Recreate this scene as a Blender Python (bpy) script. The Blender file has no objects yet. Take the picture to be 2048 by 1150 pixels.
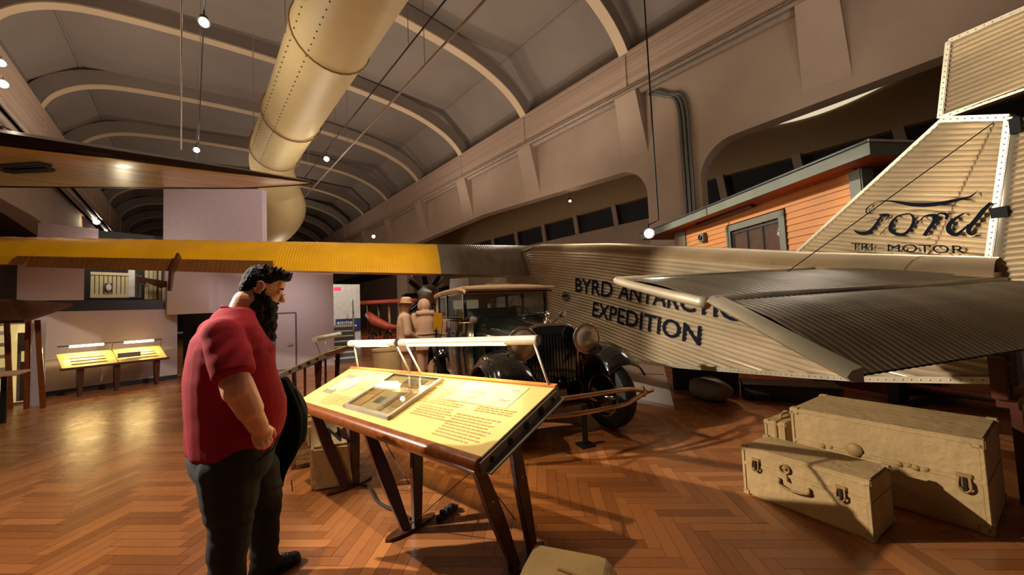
import bpy, bmesh, math, random
from mathutils import Vector, Matrix, noise
random.seed(7)
SC = bpy.context.scene
COL = SC.collection
V = Vector
R = math.radians
# ---------------------------------------------------------------- camera
FPX, CX, CY, HC = 740.0, 1024.0, 575.0, 1.5
_yaw, _pit, _rol = R(41), R(3.0), math.atan(.043)
_f0 = V((math.sin(_yaw), math.cos(_yaw), 0)); _r0 = V((math.cos(_yaw), -math.sin(_yaw), 0)); _z = V((0, 0, 1))
CF = math.cos(_pit)*_f0 + math.sin(_pit)*_z; _u0 = -math.sin(_pit)*_f0 + math.cos(_pit)*_z
CR = math.cos(_rol)*_r0 - math.sin(_rol)*_u0; CU = math.sin(_rol)*_r0 + math.cos(_rol)*_u0
CP = V((0, 0, HC))
cd = bpy.data.cameras.new('camera'); cam = bpy.data.objects.new('camera', cd); COL.objects.link(cam)
cd.sensor_width = 36; cd.lens = 36*FPX/2048; cd.clip_start = .05; cd.clip_end = 300
m = Matrix((CR, CU, -CF)).transposed().to_4x4(); m.translation = CP
cam.matrix_world = m; SC.camera = cam
# measuring helpers: where the ray through a pixel of the photograph meets a real plane of the hall
def ray(x, y): return CF + (x-CX)/FPX*CR + (CY-y)/FPX*CU
def P(x, y, d): return CP + d*ray(x, y)
def Z(x, y, h=0.0):
    d = ray(x, y); return CP + (h-HC)/d.z*d
def onX(x, y, X):
    d = ray(x, y); return CP + X/d.x*d
def onpl(x, y, pt, n):
    d = ray(x, y); n = V(n); return CP + ((V(pt)-CP).dot(n)/d.dot(n))*d
# ---------------------------------------------------------------- colour management, world, lights
SC.view_settings.view_transform = 'Standard'; SC.view_settings.look = 'None'
SC.view_settings.gamma = 1; SC.view_settings.use_curve_mapping = False
SC.view_settings.exposure = 0.0
W = bpy.data.worlds.new('hall_air'); SC.world = W; W.use_nodes = True
W.node_tree.nodes['Background'].inputs[0].default_value = (.42, .33, .27, 1)
W.node_tree.nodes['Background'].inputs[1].default_value = .15
def light(kind, name, loc, energy, col, aim=None, size=.3, angle=60, blend=.5, size_y=None):
    L = bpy.data.lights.new(name, kind); L.energy = energy; L.color = col
    if kind == 'AREA':
        L.shape = 'RECTANGLE'; L.size = size; L.size_y = size_y or size
    else: L.shadow_soft_size = size
    if kind == 'SPOT': L.spot_size = R(angle); L.spot_blend = blend
    o = bpy.data.objects.new(name, L); COL.objects.link(o); o.location = loc
    if aim is not None: o.rotation_euler = (V(aim)-V(loc)).to_track_quat('-Z', 'Y').to_euler()
    return o
WARM = (1, .72, .46); CREAM = (1, .89, .76); COOL = (.72, .82, 1)
for i, (x, y) in enumerate(((8.2, -1), (-1.2, 1.5), (8.2, 8), (-1.2, 10), (8.2, 17), (-1, 20), (4, 34))):
    light('SPOT', 'vault_fill', (x, y, 5.8), 330 if i < 2 else 650, CREAM, (x, y, 13), size=.6, angle=165, blend=.8)  # unseen upward spots, added to fill the vault with light
for x, y, z, e in ((3.7, 15, 4.8, 300), (-1, 5, 4.8, 60), (9, 11, 4.8, 260), (9.6, 1.5, 6.2, 110), (4, 25, 3, 400)):
    light('POINT', 'room_fill', (x, y, z), e, CREAM, size=.8)
light('SPOT', 'key_spot', (-2.9, 6.1, 3.95), 3600, CREAM, (3.9, -.1, .9), size=.05, angle=46, blend=.3)
light('SPOT', 'panel_spot', (.1, 3.5, 6.5), 1000, (1, .8, .56), (.1, 3.3, 0), size=.06, angle=75, blend=.8)
light('SPOT', 'floor_spot', (-4.4, 3.0, 6.0), 600, (1, .8, .58), (-1.6, 5.2, 0), size=.15, angle=70, blend=.9)
light('SPOT', 'figure_fill', (1.4, 5.0, 5.0), 700, (1, .84, .66), (2.6, 7.6, 1.2), size=.1, angle=52, blend=.6)  # unseen spot added to brighten the cast figures
light('SPOT', 'wall_fill', (.3, 11.0, 2.75), 150, (1, .84, .82), (-.8, 13, 1.4), size=.3, angle=120, blend=.9)  # unseen spot put below the wing to lift the wall
light('SPOT', 'tower_wash', (2.0, 7.0, 6.5), 400, (1, .86, .84), (1.0, 11.5, 4.4), size=.2, angle=36, blend=.6)
light('SPOT', 'house_spot', (4.0, 9.0, 6.5), 3200, (1, .9, .74), (8.8, 2.4, 2.8), size=.1, angle=36, blend=.5)
light('SPOT', 'stair_wash', (5.2, 9.5, 3.0), 700, COOL, (3.3, 12.6, 2.2), size=.1, angle=48, blend=.3)
light('POINT', 'balcony_fill', (-1.3, 13.25, 3.4), 25, (1, .9, .7), size=.1)  # added point light that brightens the cabin boards, not a real fitting
light('SPOT', 'wing_fill', (3.2, 4.0, 6.9), 1500, (1, .9, .75), (1.6, 10.2, 2.9), size=.15, angle=74, blend=.8)  # unseen spot added to light the wing's upper rear surface
light('SPOT', 'car_fill', (1.0, 3.0, 5.8), 500, (1, .88, .72), (3.9, 4.6, 1.6), size=.05, angle=45, blend=.6)  # unseen spot added to brighten the car and its roof
light('SPOT', 'wall_fill', (1.7, 10.6, 2.25), 80, (1, .88, .86), (2.0, 12.2, 1.5), size=.3, angle=130, blend=.9)  # second unseen wall light, added to brighten the right section
# ---------------------------------------------------------------- helpers
def lin(c): return tuple(((v/255)/12.92 if v/255 <= .04045 else ((v/255+.055)/1.055)**2.4) for v in c)
def mat(name, rgb, rough=.6, metal=0.0, var=.12, scale=6.0, bump=0.0, bscale=60.0, coat=0.0, spec=.5, emit=None, es=0, stretch=(1, 1, 1), alpha=None, trans=0.0, sheen=0.0):
    m = bpy.data.materials.new(name); m.use_nodes = True; nt = m.node_tree; b = nt.nodes['Principled BSDF']
    c = lin(rgb); b.inputs['Roughness'].default_value = rough; b.inputs['Metallic'].default_value = metal
    b.inputs['Specular IOR Level'].default_value = spec; b.inputs['Coat Weight'].default_value = coat; b.inputs['Coat Roughness'].default_value = .08
    if sheen: b.inputs['Sheen Weight'].default_value = sheen
    if trans: b.inputs['Transmission Weight'].default_value = trans
    tc = nt.nodes.new('ShaderNodeTexCoord'); mp = nt.nodes.new('ShaderNodeMapping'); mp.inputs['Scale'].default_value = stretch
    nt.links.new(tc.outputs['Object'], mp.inputs[0])
    n = nt.nodes.new('ShaderNodeTexNoise'); n.inputs['Scale'].default_value = scale; n.inputs['Detail'].default_value = 4
    nt.links.new(mp.outputs[0], n.inputs['Vector'])
    r = nt.nodes.new('ShaderNodeValToRGB'); r.color_ramp.elements[0].position = .3; r.color_ramp.elements[1].position = .7
    r.color_ramp.elements[0].color = tuple(x*(1-var) for x in c)+(1,); r.color_ramp.elements[1].color = tuple(min(1, x*(1+var)) for x in c)+(1,)
    nt.links.new(n.outputs[0], r.inputs[0]); nt.links.new(r.outputs[0], b.inputs['Base Color'])
    if bump:
        n2 = nt.nodes.new('ShaderNodeTexNoise'); n2.inputs['Scale'].default_value = bscale; n2.inputs['Detail'].default_value = 3
        nt.links.new(mp.outputs[0], n2.inputs['Vector'])
        bp = nt.nodes.new('ShaderNodeBump'); bp.inputs['Strength'].default_value = bump; bp.inputs['Distance'].default_value = .02
        nt.links.new(n2.outputs[0], bp.inputs['Height']); nt.links.new(bp.outputs[0], b.inputs['Normal'])
    if emit: b.inputs['Emission Color'].default_value = lin(emit)+(1,); b.inputs['Emission Strength'].default_value = es
    if alpha is not None: b.inputs['Alpha'].default_value = alpha
    return m
def glass(name, tint=(220, 225, 220), alpha=.25, rough=.03):
    m = mat(name, tint, rough, var=.02, spec=.6, alpha=alpha); return m
class MB:
    def __init__(s): s.v = []; s.f = []
    def add(s, v, f):
        k = len(s.v); s.v += [V(p) for p in v]; s.f += [tuple(i+k for i in q) for q in f]; return s
    def hexa(s, p): return s.add(p, [(0, 3, 2, 1), (4, 5, 6, 7), (0, 1, 5, 4), (1, 2, 6, 5), (2, 3, 7, 6), (3, 0, 4, 7)])
    def box(s, a, b):
        (x0, y0, z0), (x1, y1, z1) = a, b
        return s.hexa([(x0, y0, z0), (x1, y0, z0), (x1, y1, z0), (x0, y1, z0), (x0, y0, z1), (x1, y0, z1), (x1, y1, z1), (x0, y1, z1)])
    def tube(s, pts, rad, n=8, cap=True, close=False):
        pts = [V(p) for p in pts]; N = len(pts)
        if not isinstance(rad, (list, tuple)): rad = [rad]*N
        vs = []; up = None
        for i, p in enumerate(pts):
            a = pts[(i-1) % N] if (i or close) else p; b = pts[(i+1) % N] if (i < N-1 or close) else p
            t = (b-a).normalized()
            if up is None: up = V((0, 0, 1)) if abs(t.z) < .9 else V((1, 0, 0))
            u = (up-up.dot(t)*t)
            if u.length < 1e-4: u = V((1, 0, 0)).cross(t)
            u.normalize(); w = t.cross(u); up = u
            for k in range(n):
                c = math.cos(2*math.pi*k/n); d = math.sin(2*math.pi*k/n); vs.append(p+rad[i]*(c*u+d*w))
        fs = []
        for i in range(N if close else N-1):
            j = (i+1) % N
            for k in range(n): fs.append((i*n+k, i*n+(k+1) % n, j*n+(k+1) % n, j*n+k))
        if cap and not close: fs += [tuple(range(n-1, -1, -1)), tuple((N-1)*n+k for k in range(n))]
        return s.add(vs, fs)
    def bar(s, a, b, w, t, up=(0, 0, 1)):
        a, b = V(a), V(b); d = (b-a).normalized(); u = V(up); u = (u-u.dot(d)*d).normalized(); w_ = d.cross(u)*w/2; u = u*t/2
        return s.hexa([a-w_-u, a+w_-u, b+w_-u, b-w_-u, a-w_+u, a+w_+u, b+w_+u, b-w_+u])
    def prism(s, poly, off):
        n = len(poly); off = V(off); a = [V(p) for p in poly]
        s.add(a+[p+off for p in a], [tuple(range(n-1, -1, -1)), tuple(range(n, 2*n))]+[(i, (i+1) % n, n+(i+1) % n, n+i) for i in range(n)]); return s
    def rings(s, rs, cap=True, close=False):
        n = len(rs[0]); vs = [V(p) for r in rs for p in r]; fs = []
        for i in range(len(rs)-1):
            for k in range(n if not close else n): fs.append((i*n+k, i*n+(k+1) % n, (i+1)*n+(k+1) % n, (i+1)*n+k))
        if cap: fs += [tuple(range(n-1, -1, -1)), tuple((len(rs)-1)*n+k for k in range(n))]
        return s.add(vs, fs)
    def grid(s, rows):
        n = len(rows[0]); vs = [V(p) for r in rows for p in r]; fs = []
        for i in range(len(rows)-1):
            for k in range(n-1): fs.append((i*n+k, i*n+k+1, (i+1)*n+k+1, (i+1)*n+k))
        return s.add(vs, fs)
    def ell(s, c, r, rot=None, nu=14, nv=9):
        c = V(c); r = r if isinstance(r, (list, tuple)) else (r, r, r); vs = []; M3 = rot or Matrix.Identity(3)
        for i in range(1, nv):
            t = math.pi*i/nv
            for k in range(nu):
                a = 2*math.pi*k/nu; vs.append(c+M3 @ V((r[0]*math.sin(t)*math.cos(a), r[1]*math.sin(t)*math.sin(a), r[2]*math.cos(t))))
        vs += [c+M3 @ V((0, 0, r[2])), c-M3 @ V((0, 0, r[2]))]; T = len(vs)-2; fs = []
        for i in range(nv-2):
            for k in range(nu): fs.append((i*nu+k, (i+1)*nu+k, (i+1)*nu+(k+1) % nu, i*nu+(k+1) % nu))
        for k in range(nu): fs += [(T, k, (k+1) % nu), (T+1, (nv-2)*nu+(k+1) % nu, (nv-2)*nu+k)]
        return s.add(vs, fs)
    def lathe(s, prof, o, ax, n=20, cap=False):
        o = V(o); ax = V(ax).normalized(); u = (V((0, 0, 1)) if abs(ax.z) < .9 else V((1, 0, 0))); u = (u-u.dot(ax)*ax).normalized(); w = ax.cross(u)
        rs = [[o+ax*h+r*(math.cos(2*math.pi*k/n)*u+math.sin(2*math.pi*k/n)*w) for k in range(n)] for h, r in prof]
        return s.rings(rs, cap)
def link(o, parent=None):
    COL.objects.link(o)
    if parent is not None: o.parent = parent
    return o
def wm(o):
    m = o.matrix_basis.copy()
    while o.parent is not None:
        o = o.parent; m = o.matrix_basis @ m
    return m
def obj(name, mb, m, parent=None, world=False, smooth=False, label=None, stuff=False, bev=0, auto=None):
    me = bpy.data.meshes.new(name)
    vs = mb.v
    if world and parent is not None:
        iv = wm(parent).inverted(); vs = [iv @ p for p in vs]
    me.from_pydata([tuple(p) for p in vs], [], mb.f); me.materials.append(m); me.update()
    bm = bmesh.new(); bm.from_mesh(me); bmesh.ops.recalc_face_normals(bm, faces=bm.faces)
    if bev: bmesh.ops.bevel(bm, geom=[e for e in bm.edges], offset=bev, segments=2, affect='EDGES', clamp_overlap=True)
    bm.to_mesh(me); bm.free()
    if smooth:
        me.polygons.foreach_set('use_smooth', [True]*len(me.polygons))
        if smooth is not True: me.set_sharp_from_angle(angle=R(smooth))
    o = bpy.data.objects.new(name, me); link(o, parent)
    if label: o['label'] = label
    if stuff: o['kind'] = 'stuff'
    return o
def tag(o, label, cat, group=None):
    o['label'] = label; o['category'] = cat
    if group: o['group'] = group
    return o
def struct(o): o['kind'] = 'structure'; return o
def thing(name, label, cat, loc=(0, 0, 0), az=90, group=None):
    # local x = heading az (degrees clockwise from the hall axis +Y), y = to its left, z up
    o = bpy.data.objects.new(name, None); o.empty_display_size = .1; COL.objects.link(o)
    o.location = loc; o.rotation_euler = (0, 0, R(90-az)); tag(o, label, cat, group); return o
def sempty(name, loc=(0, 0, 0), az=90):
    o = bpy.data.objects.new(name, None); COL.objects.link(o); o.location = loc; o.rotation_euler = (0, 0, R(90-az)); return struct(o)
def toL(fr, w): return wm(fr).inverted() @ V(w)
def lp(fr, x, y, c):
    """pixel -> local point of the frame's plane y=c"""
    Mw = wm(fr); n = Mw.to_3x3() @ V((0, 1, 0)); return Mw.inverted() @ onpl(x, y, Mw @ V((0, c, 0)), n)
def clone(o, parent=None):
    c = o.copy(); COL.objects.link(c); c.parent = parent
    for ch in [q for q in o.children]: clone(ch, c)
    return c
_TS = bpy.data.scenes.new('work')
def evalmesh(o):
    # evaluate modifiers or text in an empty work scene (fast), then drop it again
    COL.objects.unlink(o); _TS.collection.objects.link(o); vl = _TS.view_layers[0]; vl.update(); dg = vl.depsgraph; dg.update()
    me = bpy.data.meshes.new_from_object(o.evaluated_get(dg)); return me
def blob(name, mb, vox, m, parent, smooth_it=4, fn=None, extra=None):
    me = bpy.data.meshes.new(name); me.from_pydata([tuple(p) for p in mb.v], [], mb.f); me.update()
    bm = bmesh.new(); bm.from_mesh(me); bmesh.ops.recalc_face_normals(bm, faces=bm.faces); bm.to_mesh(me); bm.free()
    t = bpy.data.objects.new('t', me); COL.objects.link(t)
    rm = t.modifiers.new('r', 'REMESH'); rm.mode = 'VOXEL'; rm.voxel_size = vox
    sm = t.modifiers.new('s', 'SMOOTH'); sm.iterations = smooth_it; sm.factor = .5
    e = evalmesh(t); bpy.data.objects.remove(t)
    if fn:
        n_ = len(e.vertices); co = [0.0]*(3*n_); no = [0.0]*(3*n_); e.vertices.foreach_get('co', co); e.vertices.foreach_get('normal', no)
        for i in range(0, 3*n_, 3): co[i:i+3] = fn(V(co[i:i+3]), V(no[i:i+3]))
        e.vertices.foreach_set('co', co); e.update()
    e.materials.clear(); e.materials.append(m); e.polygons.foreach_set('use_smooth', [True]*len(e.polygons)); e.name = name
    o = bpy.data.objects.new(name, e); link(o, parent); return o
def capsule(mb, a, ra, b, rb, n=10):
    a, b = V(a), V(b)
    for i in range(n+1):
        t = i/n; mb.ell(a.lerp(b, t), ra+(rb-ra)*t, nu=14, nv=9)
    return mb
_tc = {}
def textmesh(s, bold=0.0):
    if (s, bold) in _tc: return _tc[(s, bold)]
    cu = bpy.data.curves.new('t', 'FONT'); cu.body = s; cu.resolution_u = 3; cu.offset = bold
    o = bpy.data.objects.new('t', cu); COL.objects.link(o); me = evalmesh(o); bpy.data.objects.remove(o)
    vs = [v.co.copy() for v in me.vertices]; fs = [tuple(p.vertices) for p in me.polygons]
    x0 = min(v.x for v in vs); x1 = max(v.x for v in vs); y0 = min(v.y for v in vs); y1 = max(v.y for v in vs)
    r = ([((v.x-x0)/(x1-x0), (v.y-y0)/(y1-y0)) for v in vs], fs, (x1-x0)/(y1-y0)); _tc[(s, bold)] = r; return r
def textquad(mb, s, bl, br, tr, tl, nrm, off=.004, bold=0.0):
    uv, fs, _ = textmesh(s, bold); bl, br, tr, tl, nrm = V(bl), V(br), V(tr), V(tl), V(nrm).normalized()
    vs = [(bl.lerp(br, u)).lerp(tl.lerp(tr, u), v)+nrm*off for u, v in uv]; return mb.add(vs, fs)
def stroke(mb, pts, nrm, off=.004):
    """variable width brush stroke: pts = [(point, width)]"""
    nrm = V(nrm).normalized(); P_ = [V(p)+nrm*off for p, w in pts]; out = []
    for i in range(len(P_)):
        a = P_[max(0, i-1)]; b = P_[min(len(P_)-1, i+1)]; t = (b-a).normalized(); s = nrm.cross(t)*pts[i][1]/2; out.append([P_[i]-s, P_[i]+s])
    return mb.grid(out)
def catmull(pts, k=5):
    """smooth a list of tuples"""
    out = []; n = len(pts)
    for i in range(n-1):
        p0, p1, p2, p3 = pts[max(0, i-1)], pts[i], pts[i+1], pts[min(n-1, i+2)]
        for j in range(k):
            t = j/k; out.append(tuple(.5*((2*b)+(-a+c)*t+(2*a-5*b+4*c-d)*t*t+(-a+3*b-3*c+d)*t**3) for a, b, c, d in zip(p0, p1, p2, p3)))
    out.append(tuple(pts[-1])); return out
# ---------------------------------------------------------------- materials
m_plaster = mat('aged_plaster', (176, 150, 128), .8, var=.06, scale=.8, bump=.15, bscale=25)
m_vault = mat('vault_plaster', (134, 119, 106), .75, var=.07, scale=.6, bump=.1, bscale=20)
m_rib_lit = mat('rib_lit_tone', (200, 172, 138), .7, var=.05, scale=1)  # paler than the vault: light on the rib undersides put into colour
m_beam = mat('beam_boarding', (178, 150, 128), .8, var=.15, scale=1.5, stretch=(1, .05, 6), bump=.3, bscale=8)
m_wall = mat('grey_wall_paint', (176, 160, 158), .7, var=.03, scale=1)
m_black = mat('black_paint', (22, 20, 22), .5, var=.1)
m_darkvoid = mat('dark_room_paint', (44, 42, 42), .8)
m_planks = mat('cream_boards', (205, 195, 150), .6, var=.08, scale=2)
m_pipe = mat('painted_conduit', (160, 138, 118), .5)
m_gpipe = mat('grey_conduit', (110, 108, 100), .4, .4)
m_duct = mat('cream_duct_paint', (215, 190, 135), .5, var=.05, scale=1.2, bump=.25, bscale=3)
m_dots = mat('rivet_dark', (60, 45, 30), .6)
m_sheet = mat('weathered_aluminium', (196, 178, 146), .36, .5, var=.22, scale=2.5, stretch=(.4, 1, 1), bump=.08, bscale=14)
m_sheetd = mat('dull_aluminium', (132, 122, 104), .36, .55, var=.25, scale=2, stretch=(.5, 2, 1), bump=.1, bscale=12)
m_strip = mat('bright_aluminium_strip', (190, 178, 150), .4, .45, var=.15, scale=5)
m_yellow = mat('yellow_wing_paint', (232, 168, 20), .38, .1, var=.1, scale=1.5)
m_yellow_shade = mat('shaded_wing_yellow', (112, 66, 24), .45, .1, var=.1, scale=2)  # wing yellow with the drooped aileron's shade put into the colour
m_navy = mat('dark_navy_lettering', (22, 26, 38), .9, var=.05, spec=.1)
m_gap = mat('black_gap', (10, 10, 10), .8)
m_wood = mat('varnished_wood', (120, 62, 22), .3, var=.3, scale=5, stretch=(6, 1, 6), coat=.4)
m_dwood = mat('dark_stained_wood', (74, 36, 16), .35, var=.3, scale=5, stretch=(6, 6, 1), coat=.3)
m_trunk = mat('cast_tan_trunk', (176, 146, 96), .75, var=.12, scale=4, bump=.5, bscale=18)
m_trunkd = mat('cast_tan_brass', (150, 116, 66), .6, var=.15, scale=20)
m_hole = mat('punched_hole', (14, 10, 8), .8)
m_grey = mat('grey_end_plate', (120, 112, 104), .5, .3)
m_skin = mat('skin', (214, 150, 118), .5, var=.06, scale=14, bump=.05, bscale=120)
m_hair = mat('dark_brown_hair', (24, 16, 11), .7, spec=.2, var=.35, scale=40, bump=.8, bscale=90)
m_shirt = mat('heather_red_cotton', (140, 20, 36), .9, var=.1, scale=70, bump=.12, bscale=300, spec=.2)
m_trouser = mat('charcoal_denim', (15, 15, 13), .85, var=.2, scale=30, bump=.2, bscale=200)
m_shoe = mat('black_shoe', (16, 14, 13), .5)
m_jacket = mat('dark_green_cloth', (5, 14, 10), .95, spec=.15, var=.25, scale=12, bump=.2, bscale=80)
m_gold = mat('wire_rim_metal', (230, 200, 150), .2, 1)
m_lens = glass('spectacle_lens', (240, 240, 235), .12)
m_carg = mat('dark_green_car_lacquer', (16, 26, 22), .12, var=.1, coat=1, spec=.6)
m_carb = mat('black_car_lacquer', (7, 8, 8), .1, coat=1, spec=.6)
m_tan = mat('tan_roof_cloth', (208, 172, 128), .85, var=.05)
m_chrome = mat('nickel_plate', (210, 200, 185), .12, 1, var=.03)
m_brz = mat('warm_nickel', (196, 156, 120), .22, .9, var=.1)
m_rubber = mat('tyre_rubber', (14, 14, 13), .7, var=.2)
m_cglass = glass('car_glass', (120, 130, 125), .22)
m_lampglass = mat('ribbed_lamp_glass', (190, 170, 150), .18, .5, var=.1, scale=8)
m_snow = mat('white_scenery_sheet', (225, 220, 215), .7, var=.06, scale=2, stretch=(1, 8, 1))
m_house = mat('orange_clapboard_paint', (206, 134, 66), .6, var=.06, scale=3)
m_houset = mat('grey_green_trim_paint', (112, 116, 102), .6, var=.12, scale=3)
m_roof = mat('grey_roof_felt', (118, 110, 96), .85, var=.1, scale=2)
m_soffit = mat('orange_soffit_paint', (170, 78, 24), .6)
m_beige = mat('cast_beige_figure', (196, 156, 124), .8, var=.1, scale=10, bump=.4, bscale=40)
m_tubew = mat('white_lamp_housing', (205, 196, 180), .4)
m_cable = mat('steel_cable', (90, 66, 44), .4, .6)
m_redp = mat('red_biplane_fabric', (190, 84, 58), .5, var=.1)
m_stair = mat('grey_stair_paint', (108, 112, 112), .6)
m_white = mat('white_paint', (215, 212, 205), .6)
m_blue = mat('blue_sign', (34, 52, 110), .5)
m_glowY = mat('lamp_tube_warm', (255, 240, 200), .4, emit=(255, 226, 150), es=14)
m_bulb = mat('lamp_bulb', (255, 250, 235), .4, emit=(255, 236, 205), es=60)
m_exit = mat('exit_sign_red', (200, 30, 60), .5, emit=(255, 30, 70), es=1.6)
m_sky = mat('lit_skylight_glass', (250, 240, 215), .5, emit=(255, 240, 205), es=.7)
# ================================================================= SETTING
# floor: herringbone boards at 45 degrees to the hall axis, each a slim block
fl = sempty('floor')
def floor_mat():
    m = bpy.data.materials.new('herringbone_maple'); m.use_nodes = True; nt = m.node_tree; b = nt.nodes['Principled BSDF']
    at = nt.nodes.new('ShaderNodeAttribute'); at.attribute_name = 'tone'
    r = nt.nodes.new('ShaderNodeValToRGB'); el = r.color_ramp.elements
    el[0].color = lin((128, 76, 40))+(1,); el[1].color = lin((168, 108, 62))+(1,)
    tc = nt.nodes.new('ShaderNodeTexCoord'); n = nt.nodes.new('ShaderNodeTexNoise'); n.inputs['Scale'].default_value = 14; n.inputs['Detail'].default_value = 5
    nt.links.new(tc.outputs['Object'], n.inputs['Vector'])
    ma = nt.nodes.new('ShaderNodeMath'); ma.operation = 'MULTIPLY_ADD'; ma.inputs[1].default_value = .35; 
    nt.links.new(n.outputs[0], ma.inputs[0]); nt.links.new(at.outputs['Fac'], ma.inputs[2])
    mb = nt.nodes.new('ShaderNodeMath'); mb.operation = 'SUBTRACT'; mb.inputs[1].default_value = .17
    nt.links.new(ma.outputs[0], mb.inputs[0]); nt.links.new(mb.outputs[0], r.inputs[0]); nt.links.new(r.outputs[0], b.inputs['Base Color'])
    b.inputs['Roughness'].default_value = .27; b.inputs['Specular IOR Level'].default_value = .6
    n3 = nt.nodes.new('ShaderNodeTexNoise'); n3.inputs['Scale'].default_value = 2.2; n3.inputs['Detail'].default_value = 6
    nt.links.new(tc.outputs['Object'], n3.inputs['Vector'])
    rr = nt.nodes.new('ShaderNodeMapRange'); rr.inputs[3].default_value = .2; rr.inputs[4].default_value = .36
    nt.links.new(n3.outputs[0], rr.inputs[0]); nt.links.new(rr.outputs[0], b.inputs['Roughness'])
    return m
m_floor = floor_mat()
m_under = mat('floor_joint', (50, 24, 10), .7)
obj('subfloor', MB().box((-12, -6, -.2), (26, 60, -.012)), m_under, fl)
PW, PL_ = .085, .51
def plank_boxes():
    """herringbone in a frame turned 45 degrees"""
    out = []; c = math.sqrt(.5)
    n = int(PL_/PW)
    for i in range(-170, 260):
        for j in range(-60, 75):
            # lattice of the herringbone
            ox = i*PW + j*2*PL_*0; 
            x0 = i*PW + j*PL_; y0 = i*PW - j*PL_
            out.append((x0, y0, x0+PL_, y0+PW)); out.append((x0, y0+PW, x0+PW, y0+PW+PL_))
    res = []
    for x0, y0, x1, y1 in out:
        cx_, cy_ = (x0+x1)/2, (y0+y1)/2
        X = c*(cx_-cy_); Y = c*(cx_+cy_)
        if not (-11 < X < 17 and -1.5 < Y < 19): continue
        d = X*CF.x+Y*CF.y
        if d < .4: 
            if d < -1.0: continue
        res.append((d, X, Y, x0, y0, x1, y1))
    return res
PB = plank_boxes()
def inview(X, Y):
    d = X*CF.x+Y*CF.y
    if d < .5: return False
    q = V((X, Y, 0))-CP; dd = q.dot(CF); u = CX+FPX*q.dot(CR)/dd; v = CY-FPX*q.dot(CU)/dd
    return -40 < u < 2090 and v < 1190
vis = sorted([b for b in PB if inview(b[1], b[2])]); near = set(id(b) for b in vis[:300])
g = .0012
def plank_geo(b, mb):
    d, X, Y, x0, y0, x1, y1 = b; c = math.sqrt(.5); ph = random.uniform(-.0012, .0012); pk = random.uniform(-.0006, .0006)
    pts = [(x0+g, y0+g), (x1-g, y0+g), (x1-g, y1-g), (x0+g, y1-g)]; vs = []
    for k, (x, y) in enumerate(pts): vs.append(V((c*(x-y), c*(x+y), (ph if k in (0, 3) else -ph)*.35+(pk if k < 2 else -pk)*.5)))
    top = vs; bot = [p-V((0, 0, .012)) for p in vs]
    mb.add(top+bot, [(0, 1, 2, 3), (0, 4, 5, 1), (1, 5, 6, 2), (2, 6, 7, 3), (3, 7, 4, 0)])
def tones(me, vals):
    a = me.attributes.new('tone', 'FLOAT', 'FACE'); a.data.foreach_set('value', vals)
big = MB(); bt = []
for b in PB:
    t = random.random()
    if id(b) in near:
        mb = MB(); plank_geo(b, mb); me = bpy.data.meshes.new('plank'); me.from_pydata([tuple(p) for p in mb.v], [], mb.f); me.materials.append(m_floor); tones(me, [t]*5)
        o = bpy.data.objects.new('plank', me); link(o, fl)
    else: plank_geo(b, big); bt += [t]*5
me = bpy.data.meshes.new('planks'); me.from_pydata([tuple(p) for p in big.v], [], big.f); me.materials.append(m_floor); tones(me, bt)
o = bpy.data.objects.new('planks', me); link(o, fl); o['kind'] = 'stuff'
me = bpy.data.meshes.new('far_boards'); fb = MB(); fb.box((-12, 19, -.012), (26, 60, 0)); fb.box((17, -6, -.012), (26, 19, 0))
me.from_pydata([tuple(p) for p in fb.v], [], fb.f); me.materials.append(m_floor); tones(me, [.5]*12); link(bpy.data.objects.new('far_boards', me), fl)
# vault ceiling
ceil_ = sempty('ceiling')
RIB = catmull([(-4.6, 10.5), (-4.35, 11.0), (-3.9, 11.45), (-3.3, 11.8), (-2.4, 12.05), (-.5, 12.27), (1.8, 12.42), (3.7, 12.46), (5.5, 12.42), (7.5, 12.3), (9, 12.12), (10.2, 11.8), (11.1, 11.4), (11.7, 10.95), (12, 10.6)], 3)
SH = [(-5.0, 10.4), (-4.95, 11.4), (-3.6, 12.55), (3.7, 13.15), (11.0, 12.95), (12.6, 11.6), (12.7, 10.4)]
mb = MB(); mb.grid([[(x, y, z) for x, z in SH] for y in (-8, 75)]); mb.grid([[(x*1.0, y, z+.15) for x, z in SH] for y in (-8, 75)])
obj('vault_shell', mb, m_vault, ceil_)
mb = MB(); mb.tube([(11.0, -8, 12.93), (11.0, 75, 12.93)], .05, 6); mb.tube([(-3.6, -8, 12.52), (-3.6, 75, 12.52)], .05, 6); obj('vault_crease', mb, m_vault, ceil_)
ribm = None
for k in range(-2, 12):
    y = 7.0+5.47*k
    if ribm is None:
        mb = MB(); n = len(RIB)
        outer = []
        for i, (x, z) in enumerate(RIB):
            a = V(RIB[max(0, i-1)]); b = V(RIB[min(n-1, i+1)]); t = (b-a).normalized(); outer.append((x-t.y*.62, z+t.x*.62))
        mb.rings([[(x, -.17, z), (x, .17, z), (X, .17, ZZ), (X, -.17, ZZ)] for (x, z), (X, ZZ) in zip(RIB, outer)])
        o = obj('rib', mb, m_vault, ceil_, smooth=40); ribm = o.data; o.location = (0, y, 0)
        mb = MB(); mb.rings([[(x, -.185, z-.03), (x, .185, z-.03), (x, .185, z+.03), (x, -.185, z+.03)] for (x, z) in RIB]); s_ = obj('rib_lit_soffit', mb, m_rib_lit, o, smooth=40); rsm = s_.data  # pale strip carries the light on the rib underside in its colour
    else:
        o = bpy.data.objects.new('rib', ribm); link(o, ceil_); o.location = (0, y, 0); link(bpy.data.objects.new('rib_lit_soffit', rsm), o)
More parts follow.
